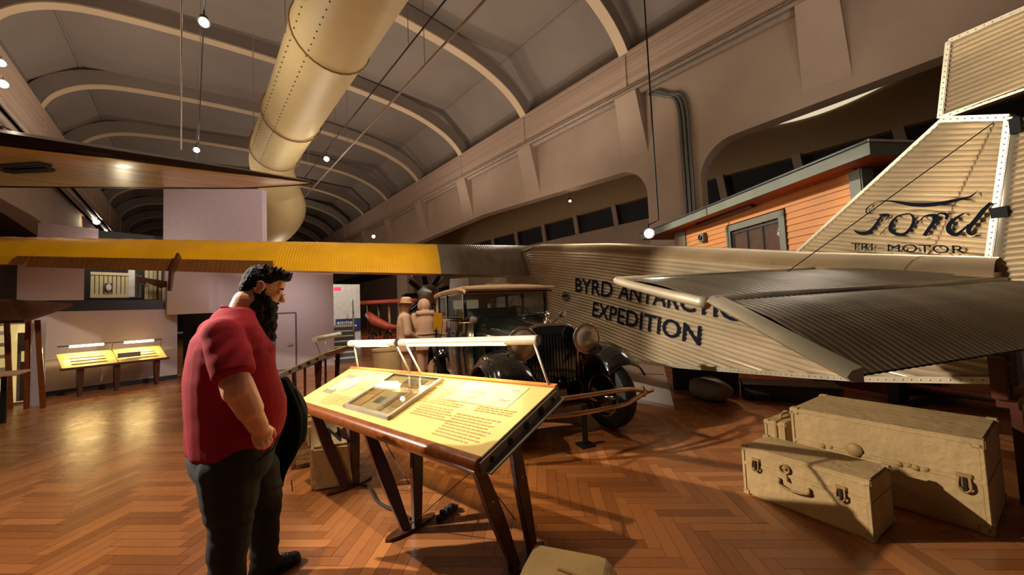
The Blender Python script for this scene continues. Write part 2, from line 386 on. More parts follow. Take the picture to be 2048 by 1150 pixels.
# long beams below the vault
for nm, X, s, zt, zb in (('trim_1', 12.0, 1, 10.62, 9.1), ('trim_2', -4.6, -1, 10.5, 8.55)):
    bmo = sempty(nm)
    obj('beam_web', MB().box((min(X, X+s*.7), -8, zb+.1), (max(X, X+s*.7), 75, zt)), m_beam, bmo)
    for k in range(7):
        z = zb+.35+k*(zt-zb-.4)/7
        o = obj('fascia_board', MB().box((X-s*.02, -8, z), (X, 75, z+(zt-zb-.4)/7-.02)), m_beam, bmo)
    mb = MB(); mb.tube([(X-s*.06, -8, zb+.12), (X-s*.06, 75, zb+.12)], .06, 8); obj('conduit', mb, m_pipe, bmo, smooth=True)
    mb = MB(); mb.tube([(X-s*.1, -8, zb+.0), (X-s*.1, 75, zb+.0)], .07, 8); obj('conduit', mb, m_pipe, bmo, smooth=True)
    mb = MB(); mb.tube([(X+s*.24, -8, zb+.02), (X+s*.24, 75, zb+.02)], .13, 10); obj('conduit', mb, m_pipe, bmo, smooth=True)
    obj('beam_sill', MB().box((min(X-s*.02, X+s*.8), -8, zb+.1), (max(X-s*.02, X+s*.8), 75, zb+.28)), m_plaster, bmo)
    for k in range(-2, 10):
        y = 7.0+5.47*k
        obj('strap', MB().box((X-s*.07 if s > 0 else X, y-.09, zb+.2), (X if s > 0 else X+.07, y+.09, zt-.15)), m_beam, bmo)
# arcade walls under the beams: columns 21.9 m apart, haunched openings
def arcade(name, X0, X1, zt, zs, cols, half, r=1.1):
    w = sempty(name); xs = (X0, X1-X0)
    for c in cols: obj('column', MB().box((X0, c-half, 0), (X1, c+half, zt)), m_plaster, w)
    for a, b in zip(cols[:-1], cols[1:]):
        ya, yb = a+half, b-half; pts = [(ya, zs-r)]
        for i in range(1, 9):
            t = math.pi/2*i/8; pts.append((ya+r*(1-math.cos(t)), zs-r+r*math.sin(t)))
        pts.append(((ya+yb)/2, zs+.32))
        for i in range(8):
            t = math.pi/2*(1-i/8); pts.append((yb-r*(1-math.cos(t)), zs-r+r*math.sin(t)))
        pts.append((yb, zs-r)); top = [(y, zt) for y, z in pts]
        mb = MB(); mb.rings([[(X0, y, z), (X1, y, z), (X1, y, zt), (X0, y, zt)] for y, z in pts])
        obj('spandrel', mb, m_plaster, w, smooth=35)
    return w
wr = arcade('wall_right', 12.45, 12.95, 9.2, 6.45, [-16.0, 5.72, 27.4, 49.1], .93)
for k in range(-2, 10):
    y = 1.55+5.47*k
    mb = MB(); mb.hexa([(12.44, y-.5, 6.9), (12.5, y-.5, 6.9), (12.5, y+.5, 6.9), (12.44, y+.5, 6.9), (11.9, y-.42, 9.2), (12.5, y-.42, 9.2), (12.5, y+.42, 9.2), (11.9, y+.42, 9.2)])
    obj('bracket', mb, m_plaster, wr)
# service pipes on the near column
mb = MB()
for i, dy in enumerate((0, .14, .27)):
    mb.tube(catmull([(12.38, 6.3-dy, 8.9), (12.38, 5.8-dy*.6, 8.6), (12.38, 5.35-dy, 8.1), (12.38, 5.3-dy, 6), (12.38, 5.3-dy, 2)], 5), .055, 8)
obj('service_pipe', mb, m_gpipe, wr, smooth=True)
# outer aisle on the right: wall with clerestory, sloping roof
ax = sempty('wall_outer_right')
obj('wall_panel', MB().box((18, -10, 0), (18.4, 70, 5.8)), m_plaster, ax)
obj('upper_band', MB().box((18, -10, 6.95), (18.4, 70, 8.85)), mat('aisle_band_paint', (170, 142, 100), .8, var=.05), ax)
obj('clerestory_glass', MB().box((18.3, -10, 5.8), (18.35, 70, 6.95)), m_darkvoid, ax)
for k in range(-3, 16):
    y = .4+2.78*k; mb = MB(); mb.bar((17.98, y, 5.75), (17.98, y+.15, 7.0), .28, .12, up=(1, 0, 0)); obj('window_post', mb, m_plaster, ax)
obj('skylight_strip', MB().prism([(17.96, .1+4.9*k/14, 8.72-.42*math.sin(math.pi*k/14)) for k in range(15)]+[(17.96, 5.0, 8.85), (17.96, .1, 8.85)], (.05, 0, 0)), m_sky, ax)
obj('skylight_bar', MB().box((17.93, 1.7, 8.5), (17.96, 1.78, 8.8)), m_roof, ax)
mb = MB(); mb.prism([(12.9, -10, 9.2), (18.4, -10, 8.8), (18.4, -10, 9.0), (12.9, -10, 9.4)], (0, 85, 0)); obj('aisle_roof', mb, m_plaster, ax)
# left side
wl = arcade('wall_left', -6.2, -5.4, 8.8, 6.2, [-6.3, 15.6, 37.5, 59.4], .95)
al = sempty('wall_outer_left')
obj('wall_panel', MB().box((-11.4, -8, 0), (-11, 70, 8.8)), m_plaster, al)
mb = MB(); mb.box((-11.4, -8, 8.8), (-5.4, 70, 9)); obj('aisle_roof', mb, m_plaster, al)
# far end
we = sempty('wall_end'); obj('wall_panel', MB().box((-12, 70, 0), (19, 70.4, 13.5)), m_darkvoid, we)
# ---- partition wall at the far left of the picture
A = Z(85, 795); B = Z(355, 757); dW = (B-A).normalized(); nW = V((dW.y, -dW.x, 0))     # nW points to the camera side
wb = sempty('wall_back')
def wq(s0, s1, z0, z1, t=.25, off=0):
    """slab on the partition plane; s measured along it from A"""
    a = A+dW*s0+nW*off; b = A+dW*s1+nW*off; mb = MB()
    mb.hexa([(a.x, a.y, z0), (b.x, b.y, z0), (b.x-nW.x*t, b.y-nW.y*t, z0), (a.x-nW.x*t, a.y-nW.y*t, z0), (a.x, a.y, z1), (b.x, b.y, z1), (b.x-nW.x*t, b.y-nW.y*t, z1), (a.x-nW.x*t, a.y-nW.y*t, z1)]); return mb
def ws(px): return (onpl(px, 600, A, nW)-A).dot(dW)
def wz(px, py): return onpl(px, py, A, nW).z
s63, s167, s327, s355, s524 = ws(63), ws(167), ws(327), ws(355), ws(524)
zsill = wz(327, 618)
obj('lower_wall', wq(-3.2, ws(330), 0, zsill), m_wall, wb)
obj('lower_wall', wq(ws(330), s355, 0, 2.4), m_wall, wb)
obj('sill_band', wq(ws(98), s327, zsill, wz(327, 600), .35, .03), m_black, wb)
obj('wall_pier', wq(ws(33), s167, wz(63, 601), wz(63, 500), .2, .05), m_wall, wb)
obj('upper_pier', wq(ws(78), ws(205), wz(78, 500), wz(78, 436), .2, -.6), mat('mauve_wall_paint', (150, 132, 140), .7), wb)
tq = [P(327, 378, 10.6), P(524, 378, 10.6)]; mb = MB(); bk = _f0*.2
mb.hexa([(tq[0].x, tq[0].y, 2.2), (tq[1].x, tq[1].y, 2.2), (tq[1].x+bk.x, tq[1].y+bk.y, 2.2), (tq[0].x+bk.x, tq[0].y+bk.y, 2.2), tq[0], tq[1], tq[1]+bk, tq[0]+bk])
obj('tower_wall', mb, mat('mauve_tower_paint', (178, 158, 164), .7, var=.03), wb)
# right of the dark doorway
C0 = V((.55, 12.5, 0)); C1 = V((3.05, 12.0, 0)); dC = (C1-C0).normalized(); nC = V((dC.y, -dC.x, 0))
def cz(px, py): return onpl(px, py, C0, nC)
def slab(a, b, z0, z1, n, t):
    mb = MB(); a = V(a); b = V(b); n = V(n)
    return mb.hexa([(a.x, a.y, z0), (b.x, b.y, z0), (b.x-n.x*t, b.y-n.y*t, z0), (a.x-n.x*t, a.y-n.y*t, z0), (a.x, a.y, z1), (b.x, b.y, z1), (b.x-n.x*t, b.y-n.y*t, z1), (a.x-n.x*t, a.y-n.y*t, z1)])
e667 = cz(667, 600)
obj('stair_side_wall', slab(C0, (e667.x, e667.y, 0), 0, 3.1, nC, .3), m_wall, wb)
obj('door_header', slab(B, C0, 1.68, 3.1, (B-C0).cross(V((0, 0, 1))).normalized(), .3), m_wall, wb)
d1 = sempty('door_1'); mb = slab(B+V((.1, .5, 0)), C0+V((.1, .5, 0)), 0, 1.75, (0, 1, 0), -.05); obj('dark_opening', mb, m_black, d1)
d2 = sempty('door_2'); a = cz(549, 627); b = cz(591, 627); mb = slab((a.x, a.y-.02, 0), (b.x, b.y-.02, 0), 0.02, a.z, nC, .04); obj('leaf', mb, m_wall, d2)
mb = MB()
for p, q in (((a.x, a.y, 0), (a.x, a.y, a.z)), ((a.x, a.y, a.z), (b.x, b.y, a.z)), ((b.x, b.y, 0), (b.x, b.y, a.z))):
    mb.tube([V(p)+V((0, -.03, 0)), V(q)+V((0, -.03, 0))], .018, 4)
obj('door_frame', mb, mat('door_edge_brown', (96, 80, 76), .7), d2)  # edge lines round the leaf, darker than the wall paint
h = cz(582, 687); mb = MB(); mb.tube([h+V((.03, -.03, 0)), h+V((.03, -.08, 0)), h+V((-.1, -.08, 0))], .014, 8); obj('door_handle', mb, m_chrome, d2)
bbd = sempty('baseboard_back'); obj('baseboard_run', wq(-3.2, s355, 0, .11, .03, .03), m_black, bbd)
# balcony scene behind the opening: boarded cabin with a poster, stair and a hanging propeller
bal = thing('boarded_cabin_display', 'cream boarded cabin wall set back in the high opening above the dark sill', 'display', tuple(A-nW*1.0+V((0, 0, zsill))), math.degrees(math.atan2(dW.x, dW.y)))
def bw(px, py, off=1.0): return onpl(px, py, A-nW*off, nW)
x0 = ws(176); 
def bx(px, off=1.0): return toL(bal, bw(px, 560, off)).x
zb_, zt_ = bw(200, 594).z-zsill, bw(200, 546).z-zsill
xa, xb = bx(180), bx(258)
n = 9
for i in range(n):
    w = (xb-xa)/n; obj('board', MB().box((xa+i*w+.008, -.02, zb_), (xa+(i+1)*w-.008, .02, zt_)), m_planks, bal)
obj('corner_post', MB().box((xb-.02, -.06, zb_), (xb+.1, .02, bw(257, 538).z-zsill)), m_white, bal)
obj('bottom_rail', MB().box((xa, -.05, zb_-.02), (xb, -.02, zb_+.07)), m_planks, bal); obj('top_rail', MB().box((xa, -.05, zt_-.05), (xb, -.02, zt_+.02)), m_planks, bal)
pa = toL(bal, bw(209, 584, .94)); pb = toL(bal, bw(225, 567, .94)); po = obj('poster', MB().box((pa.x, -.09, pa.z), (pb.x, -.07, pb.z)), m_black, bal)
obj('portrait', MB().ell(((pa.x+pb.x)/2, -.09, (pa.z*.45+pb.z*.55)), (.05, .01, .09)), m_white, po)
xa, xb = bx(265), bx(290)
for i in range(3): w = (xb-xa)/3; obj('board', MB().box((xa+i*w+.008, .3, zb_), (xa+(i+1)*w-.008, .33, zt_)), m_houset, bal)
xa, xb = bx(291), bx(326)
for i in range(4): w = (xb-xa)/4; obj('board', MB().box((xa+i*w+.008, .1, zb_-.06), (xa+(i+1)*w-.008, .13, zt_+.25)), m_planks, bal)
mb = MB(); mb.bar((bx(264), .05, zt_+.1), (bx(291), .05, zb_+.35), .04, .08); obj('sloping_brace', mb, m_dwood, bal)
obj('dark_post', MB().box((bx(313), -.05, zb_-.2), (bx(316), .0, zt_+.3)), m_dwood, bal)
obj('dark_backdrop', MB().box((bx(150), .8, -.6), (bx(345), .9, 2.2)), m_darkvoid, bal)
o = thing('hanging_boat_model', 'dark pointed boat hull hung before pale boards in the high opening', 'model', tuple(bw(318, 565, .8)), math.degrees(math.atan2(dW.x, dW.y)))
mb = MB(); mb.rings([[(x, -w, z), (x, w, z), (x, w*.5, z-h_), (x, -w*.5, z-h_)] for x, w, z, h_ in ((-.45, .01, .16, .02), (-.2, .06, .1, .14), (.1, .09, .04, .22), (.4, .09, .0, .25))])
obj('hull', mb, m_dwood, o)
# ---- stairs with railing
sB = Z(680, 727); st = sempty('stairs', (sB.x, sB.y, 0), 17)
for i in range(7):
    obj('tread', MB().box((i*.28, -.42, i*.155+.12), (i*.28+.3, .42, i*.155+.155)), m_white, st); obj('riser', MB().box((i*.28+.02, -.41, i*.155), (i*.28+.29, .41, i*.155+.12)), m_stair, st)
obj('landing', MB().box((7*.28, -.42, .95), (7*.28+1.6, .6, 1.1)), m_stair, st)
rl = thing('stair_railing', 'thin grey metal handrail beside the grey stairs', 'railing', (sB.x, sB.y, 0), 17)
mb = MB()
for y in (-.42, .42):
    for dz in (.45, .9): mb.tube([(0.2, y, dz+.1), (2.0, y, 1.1+dz), (3.3, y, 1.1+dz)], .02, 6)
obj('handrail', mb, m_gpipe, rl)
for y in (-.42, .42):
    for x, z in ((.3, .2), (1.1, .65), (2.0, 1.1), (2.7, 1.1), (3.3, 1.1)): obj('post', MB().tube([(x, y, z-.1), (x, y, z+.9)], .02, 6), m_gpipe, rl)
e = sB+V((.6, 4.2, 0))
ws2 = sempty('wall_stair_back'); obj('wall_panel', MB().box((e.x-1.2, e.y, 0), (e.x+1.45, e.y+.2, 2.75)), m_white, ws2)
pn = V((e.x, e.y-.03, 0)); a = onpl(672, 665, pn, (0, 1, 0)); b = onpl(721, 636, pn, (0, 1, 0))
sg = thing('blue_wall_sign', 'blue notice board with two lines of white lettering on the wall above the stairs', 'sign', (a.x, a.y, a.z), 90)
obj('board', MB().box((0, 0, 0), (b.x-a.x, .02, b.z-a.z)), m_blue, sg)
w_, h_ = b.x-a.x, b.z-a.z; mb = MB()
for k, (u0, u1, v) in enumerate(((.05, .72, .62), (.2, .9, .36))):
    x = u0*w_
    while x < u1*w_-.05:
        l_ = random.uniform(.04, .09); mb.box((x, -.006, v*h_), (x+l_, 0, v*h_+.09*random.uniform(.8, 1.2))); x += l_+.03
obj('lettering', mb, m_white, sg, stuff=True)
p = P(675, 578, 13.0); ex = thing('exit_sign', 'small glowing red exit sign above the stairs beyond the wall corner', 'sign', tuple(p), 90+0)
mb = MB(); mb.box((-.11, 0, -.06), (.11, .04, .06)); obj('housing', mb, m_exit, ex)
mb = MB(); textquad(mb, 'EXIT', (-.08, -.002, -.035), (.08, -.002, -.035), (.08, -.002, .035), (-.08, -.002, .035), (0, -1, 0)); obj('lettering', mb, m_white, ex)
# ================================================================= LARGE AIRCRAFT (tail towards us, nose far away)
PL = thing('corrugated_aeroplane', 'large corrugated aluminium aeroplane with yellow wing, tail towards us', 'aeroplane', (4.46, -.32, 0), 24)
def interp(tab, x):
    for (a, p), (b, q) in zip(tab[:-1], tab[1:]):
        if x <= b: t = (x-a)/(b-a); return p+(q-p)*max(0, t)
    return tab[-1][1]
ZT = [(0, 1.70), (1.25, 1.93), (2.75, 2.24), (4.93, 2.68), (8, 3.2), (12, 3.35), (13.5, 3.1), (14.6, 2.6)]
ZB = [(0, .82), (.92, .68), (2.87, .53), (5, .42), (9, .55), (12, .8), (13.5, 1.2), (14.6, 1.7)]
HW = [(0, .13), (8, .72), (12, .72), (13.5, .6), (14.6, .3)]
xs = [i*.42 for i in range(35)]
PIT = .062
def fus_side(sg_, x0, x1, dz_off=0):
    rows = []; X_ = [x for x in xs if x0 <= x <= x1]
    K = int(2.75/PIT*4)
    for k in range(K+1):
        d = .16+k*PIT/4; r = []
        for x in X_:
            zt, zb, hw = interp(ZT, x), interp(ZB, x), interp(HW, x)
            z = zt-d; a = .011*math.cos(2*math.pi*k/4)
            if z < zb: z = zb; a = -.01
            r.append((x, sg_*(hw+a), z))
        rows.append(r)
    return rows
mb = MB(); mb.grid(fus_side(1, 0, 14.3)); mb.grid(fus_side(-1, 0, 14.3))
# rounded, lengthwise fluted roof and plain belly
rows = []
NT = 40
for i in range(NT*2+1):
    t = i/(NT*2); ang = math.pi*t; r = []
    for x in [x for x in xs if x <= 14.3]:
        zt, hw = interp(ZT, x), interp(HW, x); f_ = .011*(1 if i % 2 else -1)
        y = math.cos(ang); y = math.copysign(abs(y)**.7, y)*(hw+.008)+f_*math.cos(ang); z = zt-.17+.17*math.sin(ang)**.8+f_*math.sin(ang)
        r.append((x, y, z))
    rows.append(r)
mr = MB(); mr.grid(rows)
mb.grid([[(x, s*(interp(HW, x)), interp(ZB, x)) for x in xs if x <= 14.3] for s in (-1, 1)])
for x in (0.0, 14.28): mb.add([(x, -interp(HW, x), interp(ZB, x)), (x, interp(HW, x), interp(ZB, x)), (x, interp(HW, x), interp(ZT, x)-.1), (x, -interp(HW, x), interp(ZT, x)-.1)], [(0, 1, 2, 3)])
fus = obj('fuselage', mb, m_sheet, PL, smooth=50); obj('fluted_roof_skin', mr, m_sheet, fus)
mb = MB()
X_ = [x for x in xs if x <= 9]
mb.rings([[(x, interp(HW, x)+.0, interp(ZB, x)-.012), (x, interp(HW, x)+.022, interp(ZB, x)-.012), (x, interp(HW, x)+.022, interp(ZB, x)+.04), (x, interp(HW, x), interp(ZB, x)+.04)] for x in X_])
obj('belly_edge_strip', mb, m_strip, fus)
mb = MB()
for i in range(150):
    x = .1+i*.055; mb.ell((x, interp(HW, x)+.024, interp(ZB, x)+.015), .008, nu=6, nv=4)
obj('rivet', mb, m_strip, fus, stuff=True)
# side lettering, measured on the side plane
Mw = wm(PL); sa = Mw @ V((0, .13+.015, 0)); sb_ = Mw @ V((8, .72+.015, 0)); sd = (sb_-sa).normalized(); sn = V((sd.y, -sd.x, 0))*-1
if (Mw.to_3x3() @ V((0, 1, 0))).dot(sn) < 0: sn = -sn
def side(px, py): return onpl(px, py, sa, sn)
def letter(s, q, name='painted_lettering', m=m_navy, bold=0, par=PL, pf=side, n=None):
    mb = MB(); textquad(mb, s, *[pf(*p) for p in q], n or sn, .004, bold); return obj(name, mb, m, par, world=True)
letter('BYRD', [(1151, 583), (1224, 596), (1227, 564), (1151, 556)], bold=.012)
letter('ANTARCTIC', [(1236, 597), (1478, 644), (1478, 596), (1240, 567)], bold=.012)
letter('EXPEDITION', [(1184, 632), (1400, 692), (1403, 652), (1187, 603)], bold=.012)
# two faint logo discs and a small handle on the side
c = toL(PL, side(1131, 592)); mb = MB()
n = 20; mb.prism([(c.x+.17*math.cos(2*math.pi*k/n), c.y+.008, c.z+.11*math.sin(2*math.pi*k/n)) for k in range(n)], (0, .004, 0)); obj('oval_emblem', mb, m_sheetd, PL)
mb = MB(); mb.box((c.x-.14, c.y+.012, c.z-.02), (c.x+.14, c.y+.016, c.z+.025)); obj('emblem_band', mb, m_navy, PL)
# fin
FT = .05
def finp(px, py, y=0.0): return lp(PL, px, py, y)
f0, f1, f2, f3 = finp(1590, 510), finp(1888, 240), finp(2024, 236), finp(1978, 560)
def fin_sheet(poly_l, poly_r, pitch, name, m, th=FT, n=5):
    """corrugated panel between a left and a right edge line (each two points, bottom/top)"""
    mb = MB()
    z0 = min(poly_l[0].z, poly_r[0].z); z1 = max(poly_l[1].z, poly_r[1].z); K = int((z1-z0)/pitch*4)
    for s in (1, -1):
        rows = []
        for k in range(K+1):
            t = k/K; a = poly_l[0].lerp(poly_l[1], t); b = poly_r[0].lerp(poly_r[1], t); r = []
            for i in range(n+1):
                u = i/n; p = a.lerp(b, u); w = th*(.35+.65*math.sin(math.pi*(.12+.8*u)))
                r.append((p.x, s*(w-.003+.009*math.cos(math.pi*k/2)), p.z))
            rows.append(r)
        mb.grid(rows)
    return obj(name, mb, m, PL, smooth=50)
fin = fin_sheet((f0, f1), (f3, f2), .042, 'fin', m_sheet)
def edge(name, a, b, w, t, m, par, riv=True):
    a, b = V(a), V(b); mb = MB(); mb.bar(a, b, t*2, w, up=((b-a).cross(V((0, 1, 0))))); o = obj(name, mb, m, par, bev=.004)
    if riv:
        mb = MB(); L = (b-a).length; k = int(L/.04)
        for i in range(k):
            p = a.lerp(b, (i+.5)/k)
            for s in (1, -1): mb.ell(p+V((0, s*t, 0)), .006, nu=6, nv=4)
        obj('rivet', mb, m_strip, o if par is None else par, stuff=True)
    return o
edge('leading_edge_strip', f0, f1, .03, .035, m_strip, PL, False)
edge('fin_edge_strip', f1, f2, .045, .05, m_strip, fin); edge('fin_edge_strip', f3, f2, .04, .052, m_strip, fin); edge('fin_edge_strip', f0, f3, .04, .056, m_strip, fin)
# rudder with forward horn balance, runs out of the picture
r0, r1 = finp(1996, 588), finp(2038, 238); rr0 = r0+V((-.75, 0, 0)); rr1 = r1+V((-.75, 0, 0))
rud = fin_sheet((r0, r1), (rr0, rr1), .04, 'rudder', m_sheet)
b0, b1 = finp(1885, 237), finp(1902, 84); c1 = finp(2060, 62)
hb0 = V((r1.x-.75, 0, b0.z)); hb1 = V((r1.x-.75, 0, c1.z+.1))
fin_sheet((b0, b1), (hb0, hb1), .036, 'rudder_balance', m_sheet)
edge('rudder_edge_strip', b0, b1, .035, .04, m_strip, rud); edge('rudder_edge_strip', b0, hb0, .035, .04, m_strip, rud); edge('rudder_edge_strip', b1, hb1, .035, .04, m_strip, rud)
mb = MB(); mb.tube([r0+V((.02, 0, 0)), r1+V((.02, 0, 0))], .045, 10); obj('rudder_spar', mb, m_strip, rud, smooth=True)
mb = MB(); mb.box((r1.x+.02, -.04, r0.z), (r1.x+.03, .04, r1.z)); 
mb = MB(); a_ = finp(2002, 425); mb.box((a_.x-.05, -.05, a_.z-.04), (a_.x+.03, .058, a_.z+.035)); obj('hinge_block', mb, m_gap, PL)
a_ = finp(2025, 238); mb = MB(); mb.box((a_.x-.05, -.05, a_.z-.12), (a_.x+.0, .058, a_.z-.01)); obj('hinge_block', mb, m_gap, PL)
for q in (((1944, 515), (1940, 572)), ((1952, 515), (1968, 575)), ((1978, 520), (1968, 575))):
    mb = MB(); mb.tube([finp(*q[0], .05), finp(*q[1], .09)], .014, 8); obj('tail_strut', mb, m_strip, PL, smooth=True)
# script lettering on the fin
FY = .067
def fs(pts, s=4.793, ox=1700, oy=360): # crop coordinates -> fin plane
    return [(finp(ox+x/s, oy+y/s, FY), w*.00082) for x, y, w in catmull([tuple(map(float, p)) for p in pts], 4)]
nY = V((0, 1, 0))
for st_ in ([(1225, 105, 4), (1150, 160, 16), (1030, 190, 26), (900, 218, 34), (750, 238, 38), (600, 236, 36), (480, 216, 26), (360, 200, 12), (270, 208, 6), (200, 240, 10), (158, 282, 14), (165, 318, 12), (215, 310, 8), (245, 285, 5)],
            [(40, 482, 12), (90, 508, 32), (160, 508, 40), (215, 470, 34), (260, 410, 28), (300, 350, 22), (350, 328, 14)], [(280, 335, 16), (350, 332, 24), (372, 345, 16), (335, 388, 8)], [(160, 400, 4), (270, 375, 8)],
            [(545, 322, 12), (450, 352, 18), (395, 420, 32), (395, 485, 36), (460, 522, 28), (530, 512, 28), (590, 450, 30), (612, 380, 26), (585, 330, 14), (545, 322, 12)], [(288, 522, 10), (370, 440, 6)], [(610, 425, 5), (700, 372, 8)],
            [(640, 418, 4), (710, 352, 12), (770, 338, 26), (825, 350, 40), (800, 410, 34), (755, 470, 32), (712, 535, 34)], [(790, 370, 24), (860, 322, 14), (930, 335, 26), (918, 378, 20)],
            [(1095, 318, 12), (1010, 370, 26), (950, 430, 36), (952, 492, 36), (1015, 522, 30), (1080, 480, 20), (1140, 425, 16)], [(1352, 218, 26), (1280, 290, 34), (1215, 372, 36), (1155, 440, 34), (1135, 490, 30), (1168, 522, 22), (1215, 500, 10)]):
    mb = MB(); stroke(mb, fs(st_), nY, 0); obj('painted_script', mb, m_navy, fin)
nw = Mw.to_3x3() @ nY
def finw(px, py): return Mw @ finp(px, py, FY)
letter('TRI', [(1703, 500), (1746, 501), (1746, 487), (1703, 486)], par=fin, pf=finw, n=nw)
letter('-', [(1752, 496), (1770, 496), (1770, 495), (1752, 495)], par=fin, pf=finw, n=nw)
letter('MOTOR', [(1776, 503), (1932, 508), (1930, 491), (1776, 488)], par=fin, pf=finw, n=nw)
# stabiliser and drooping elevator (port side, reaching towards us)
HR, HT = V((.0, .14, 1.535)), V((-.02, 2.72, 1.475)); LT, LR = V((.93, 2.62, 1.665)), V((1.15, .18, 1.74))
def surf(name, a0, a1, b0, b1, pitch, amp, th, m, par=PL, nc=6, bow=.0):
    """a0-a1 one spanwise edge, b0-b1 the other; flutes run chordwise"""
    K = int((a1-a0).length/pitch*4); mb = MB()
    for s in (1, -1):
        rows = []
        for k in range(K+1):
            t = k/K; a = a0.lerp(a1, t); b = b0.lerp(b1, t); r = []
            for i in range(nc+1):
                u = i/nc; p = a.lerp(b, u); w = th*math.sin(math.pi*(.06+.9*u))+amp*math.cos(math.pi*k/2)*(1 if .02 < u < .98 else .3)
                r.append((p.x, p.y, p.z+s*w+bow*math.sin(math.pi*u)))
            rows.append(r)
        mb.grid(rows)
    return obj(name, mb, m, par, smooth=50)
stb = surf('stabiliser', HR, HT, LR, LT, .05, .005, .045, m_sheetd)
mb = MB(); mb.tube(catmull([tuple(HT), tuple(HT.lerp(LT, .3)+V((0, .02, 0))), tuple(HT.lerp(LT, .75)+V((0, .02, 0))), tuple(LT)], 4), [.03]*13, 10); obj('tip_fairing', mb, m_strip, stb, smooth=True)
mb = MB(); mb.tube([LR, LT], .03, 10); obj('leading_edge', mb, m_strip, stb, smooth=True)
EH0, EH1 = HR+V((-.04, 0, 0)), HT+V((-.04, .0, .012)); 
ET1 = toL(PL, P(1708, 753, 1.29)); ET0 = V((ET1.x, .14, ET1.z+.03))
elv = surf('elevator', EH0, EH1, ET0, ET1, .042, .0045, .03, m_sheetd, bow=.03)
tp = [tuple(EH1+V((0, .02, 0))), tuple(EH1.lerp(ET1, .35)+V((0, .075, .028))), tuple(EH1.lerp(ET1, .75)+V((0, .06, .02))), tuple(ET1+V((0, .01, 0)))]
mb = MB(); q = catmull(tp, 4); mb.rings([[V(p)+V((0, -.06, .028)), V(p)+V((0, .0, .02)), V(p)+V((0, .025, 0)), V(p)+V((0, .0, -.02)), V(p)+V((0, -.06, -.024))] for p in q]); obj('tip_fairing', mb, m_strip, elv, smooth=40)
mb = MB(); mb.tube([EH0+V((0, 0, 0)), EH1], .028, 10); obj('elevator_spar', mb, m_sheetd, elv, smooth=True)
# starboard surfaces, mostly hidden by the fin
def mir(v): return V((v.x, -v.y, v.z))
surf('stabiliser', mir(HR), mir(HT), mir(LR), mir(LT), .1, .005, .045, m_sheetd)
# bracing wire
a_ = finp(1990, 243, .03); b_ = toL(PL, onpl(1562, 553, Mw @ V((0, 1.5, 1.66)), (0, 0, 1)))
mb = MB(); mb.tube([a_, b_], .004, 5); obj('bracing_wire', mb, m_gap, PL)
# wing: upper rear surface seen from behind
def tw(px, py, q): return toL(PL, onpl(px, py, Mw @ V(q), Mw.to_3x3() @ V((1, 0, 0))))
XR = 8.1
S0, S1, S2 = .72, 3.15, 12.6
def wing_pt(s, u):
    """s span station, u chord fraction from trailing edge 0 to leading edge 1 and back below"""
    t = max(0, (s-S0)/(S2-S0)); ch = 2.7-1.75*t; te = 2.34+.45*t; cr = 3.42-.02*t; x = XR+.12*t+ch*abs(u)+.0
    top = [(0, 0), (.12, .42), (.25, .72), (.42, .96), (.55, 1), (.75, .92), (.92, .6), (1, .3)]
    f_ = interp(top, abs(u)); zt = te+(cr-te)*f_
    if u < 0:
        low = [(0, 0), (.5, .08), (.9, .12), (1, .3)]; zt = te+(cr-te)*interp(low, -u)
    return V((x, s, zt))
def wing(name, s0, s1, m, pitch=.062, skew=0.0):
    K = int((s1-s0)/pitch*4); mb = MB(); us = [0, .06, .12, .2, .3, .42, .55, .75, .92, 1]; rows = []
    for k in range(K+1):
        s = s0+(s1-s0)*k/K; r = []
        for u in us+[-v for v in us[-2::-1]]:
            ss = s+(skew*(1-abs(u)) if k in range(0, 1) else 0); p = wing_pt(ss if k == 0 else s, u if u != 0 else 0); 
            if u > 0: p.z += .007*math.cos(math.pi*k/2)
            r.append(p)
        rows.append(r)
    mb.grid(rows); mb.add(rows[0], [tuple(range(len(rows[0])))]); mb.add(rows[-1], [tuple(range(len(rows[0])))]); return obj(name, mb, m, PL, smooth=50)
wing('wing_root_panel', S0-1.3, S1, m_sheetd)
SA = 6.95
wing('wing_panel', S1, SA, m_yellow)
# outboard: shortened fixed part plus drooping aileron
def wing_out():
    K = 60; mb = MB(); us = [.08, .14, .2, .3, .42, .55, .75, .92, 1]; rows = []
    for k in range(K+1):
        s = SA+(S2-SA)*k/K; rows.append([wing_pt(s, u)+V((0, 0, .007*math.cos(math.pi*k/2) if u > 0 else 0)) for u in us+[-v for v in us[-2::-1]]])
    mb.grid(rows); mb.add(rows[0], [tuple(range(len(rows[0])))]); mb.add(rows[-1], [tuple(range(len(rows[0])))])
    mb.grid([[r[0] for r in rows], [r[-1] for r in rows]])
    return obj('wing_tip_panel', mb, m_yellow, PL, smooth=50)
wing_out()
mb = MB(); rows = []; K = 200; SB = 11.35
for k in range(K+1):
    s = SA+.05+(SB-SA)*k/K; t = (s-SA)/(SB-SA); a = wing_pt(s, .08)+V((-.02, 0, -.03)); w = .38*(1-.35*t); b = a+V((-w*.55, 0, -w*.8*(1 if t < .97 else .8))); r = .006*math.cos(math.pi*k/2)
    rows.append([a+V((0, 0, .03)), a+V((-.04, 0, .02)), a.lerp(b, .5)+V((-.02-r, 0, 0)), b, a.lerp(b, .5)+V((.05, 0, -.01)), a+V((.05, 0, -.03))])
mb.rings(rows); obj('aileron', mb, m_yellow_shade, PL, smooth=40)  # darker than the wing: shade on this face is in its colour
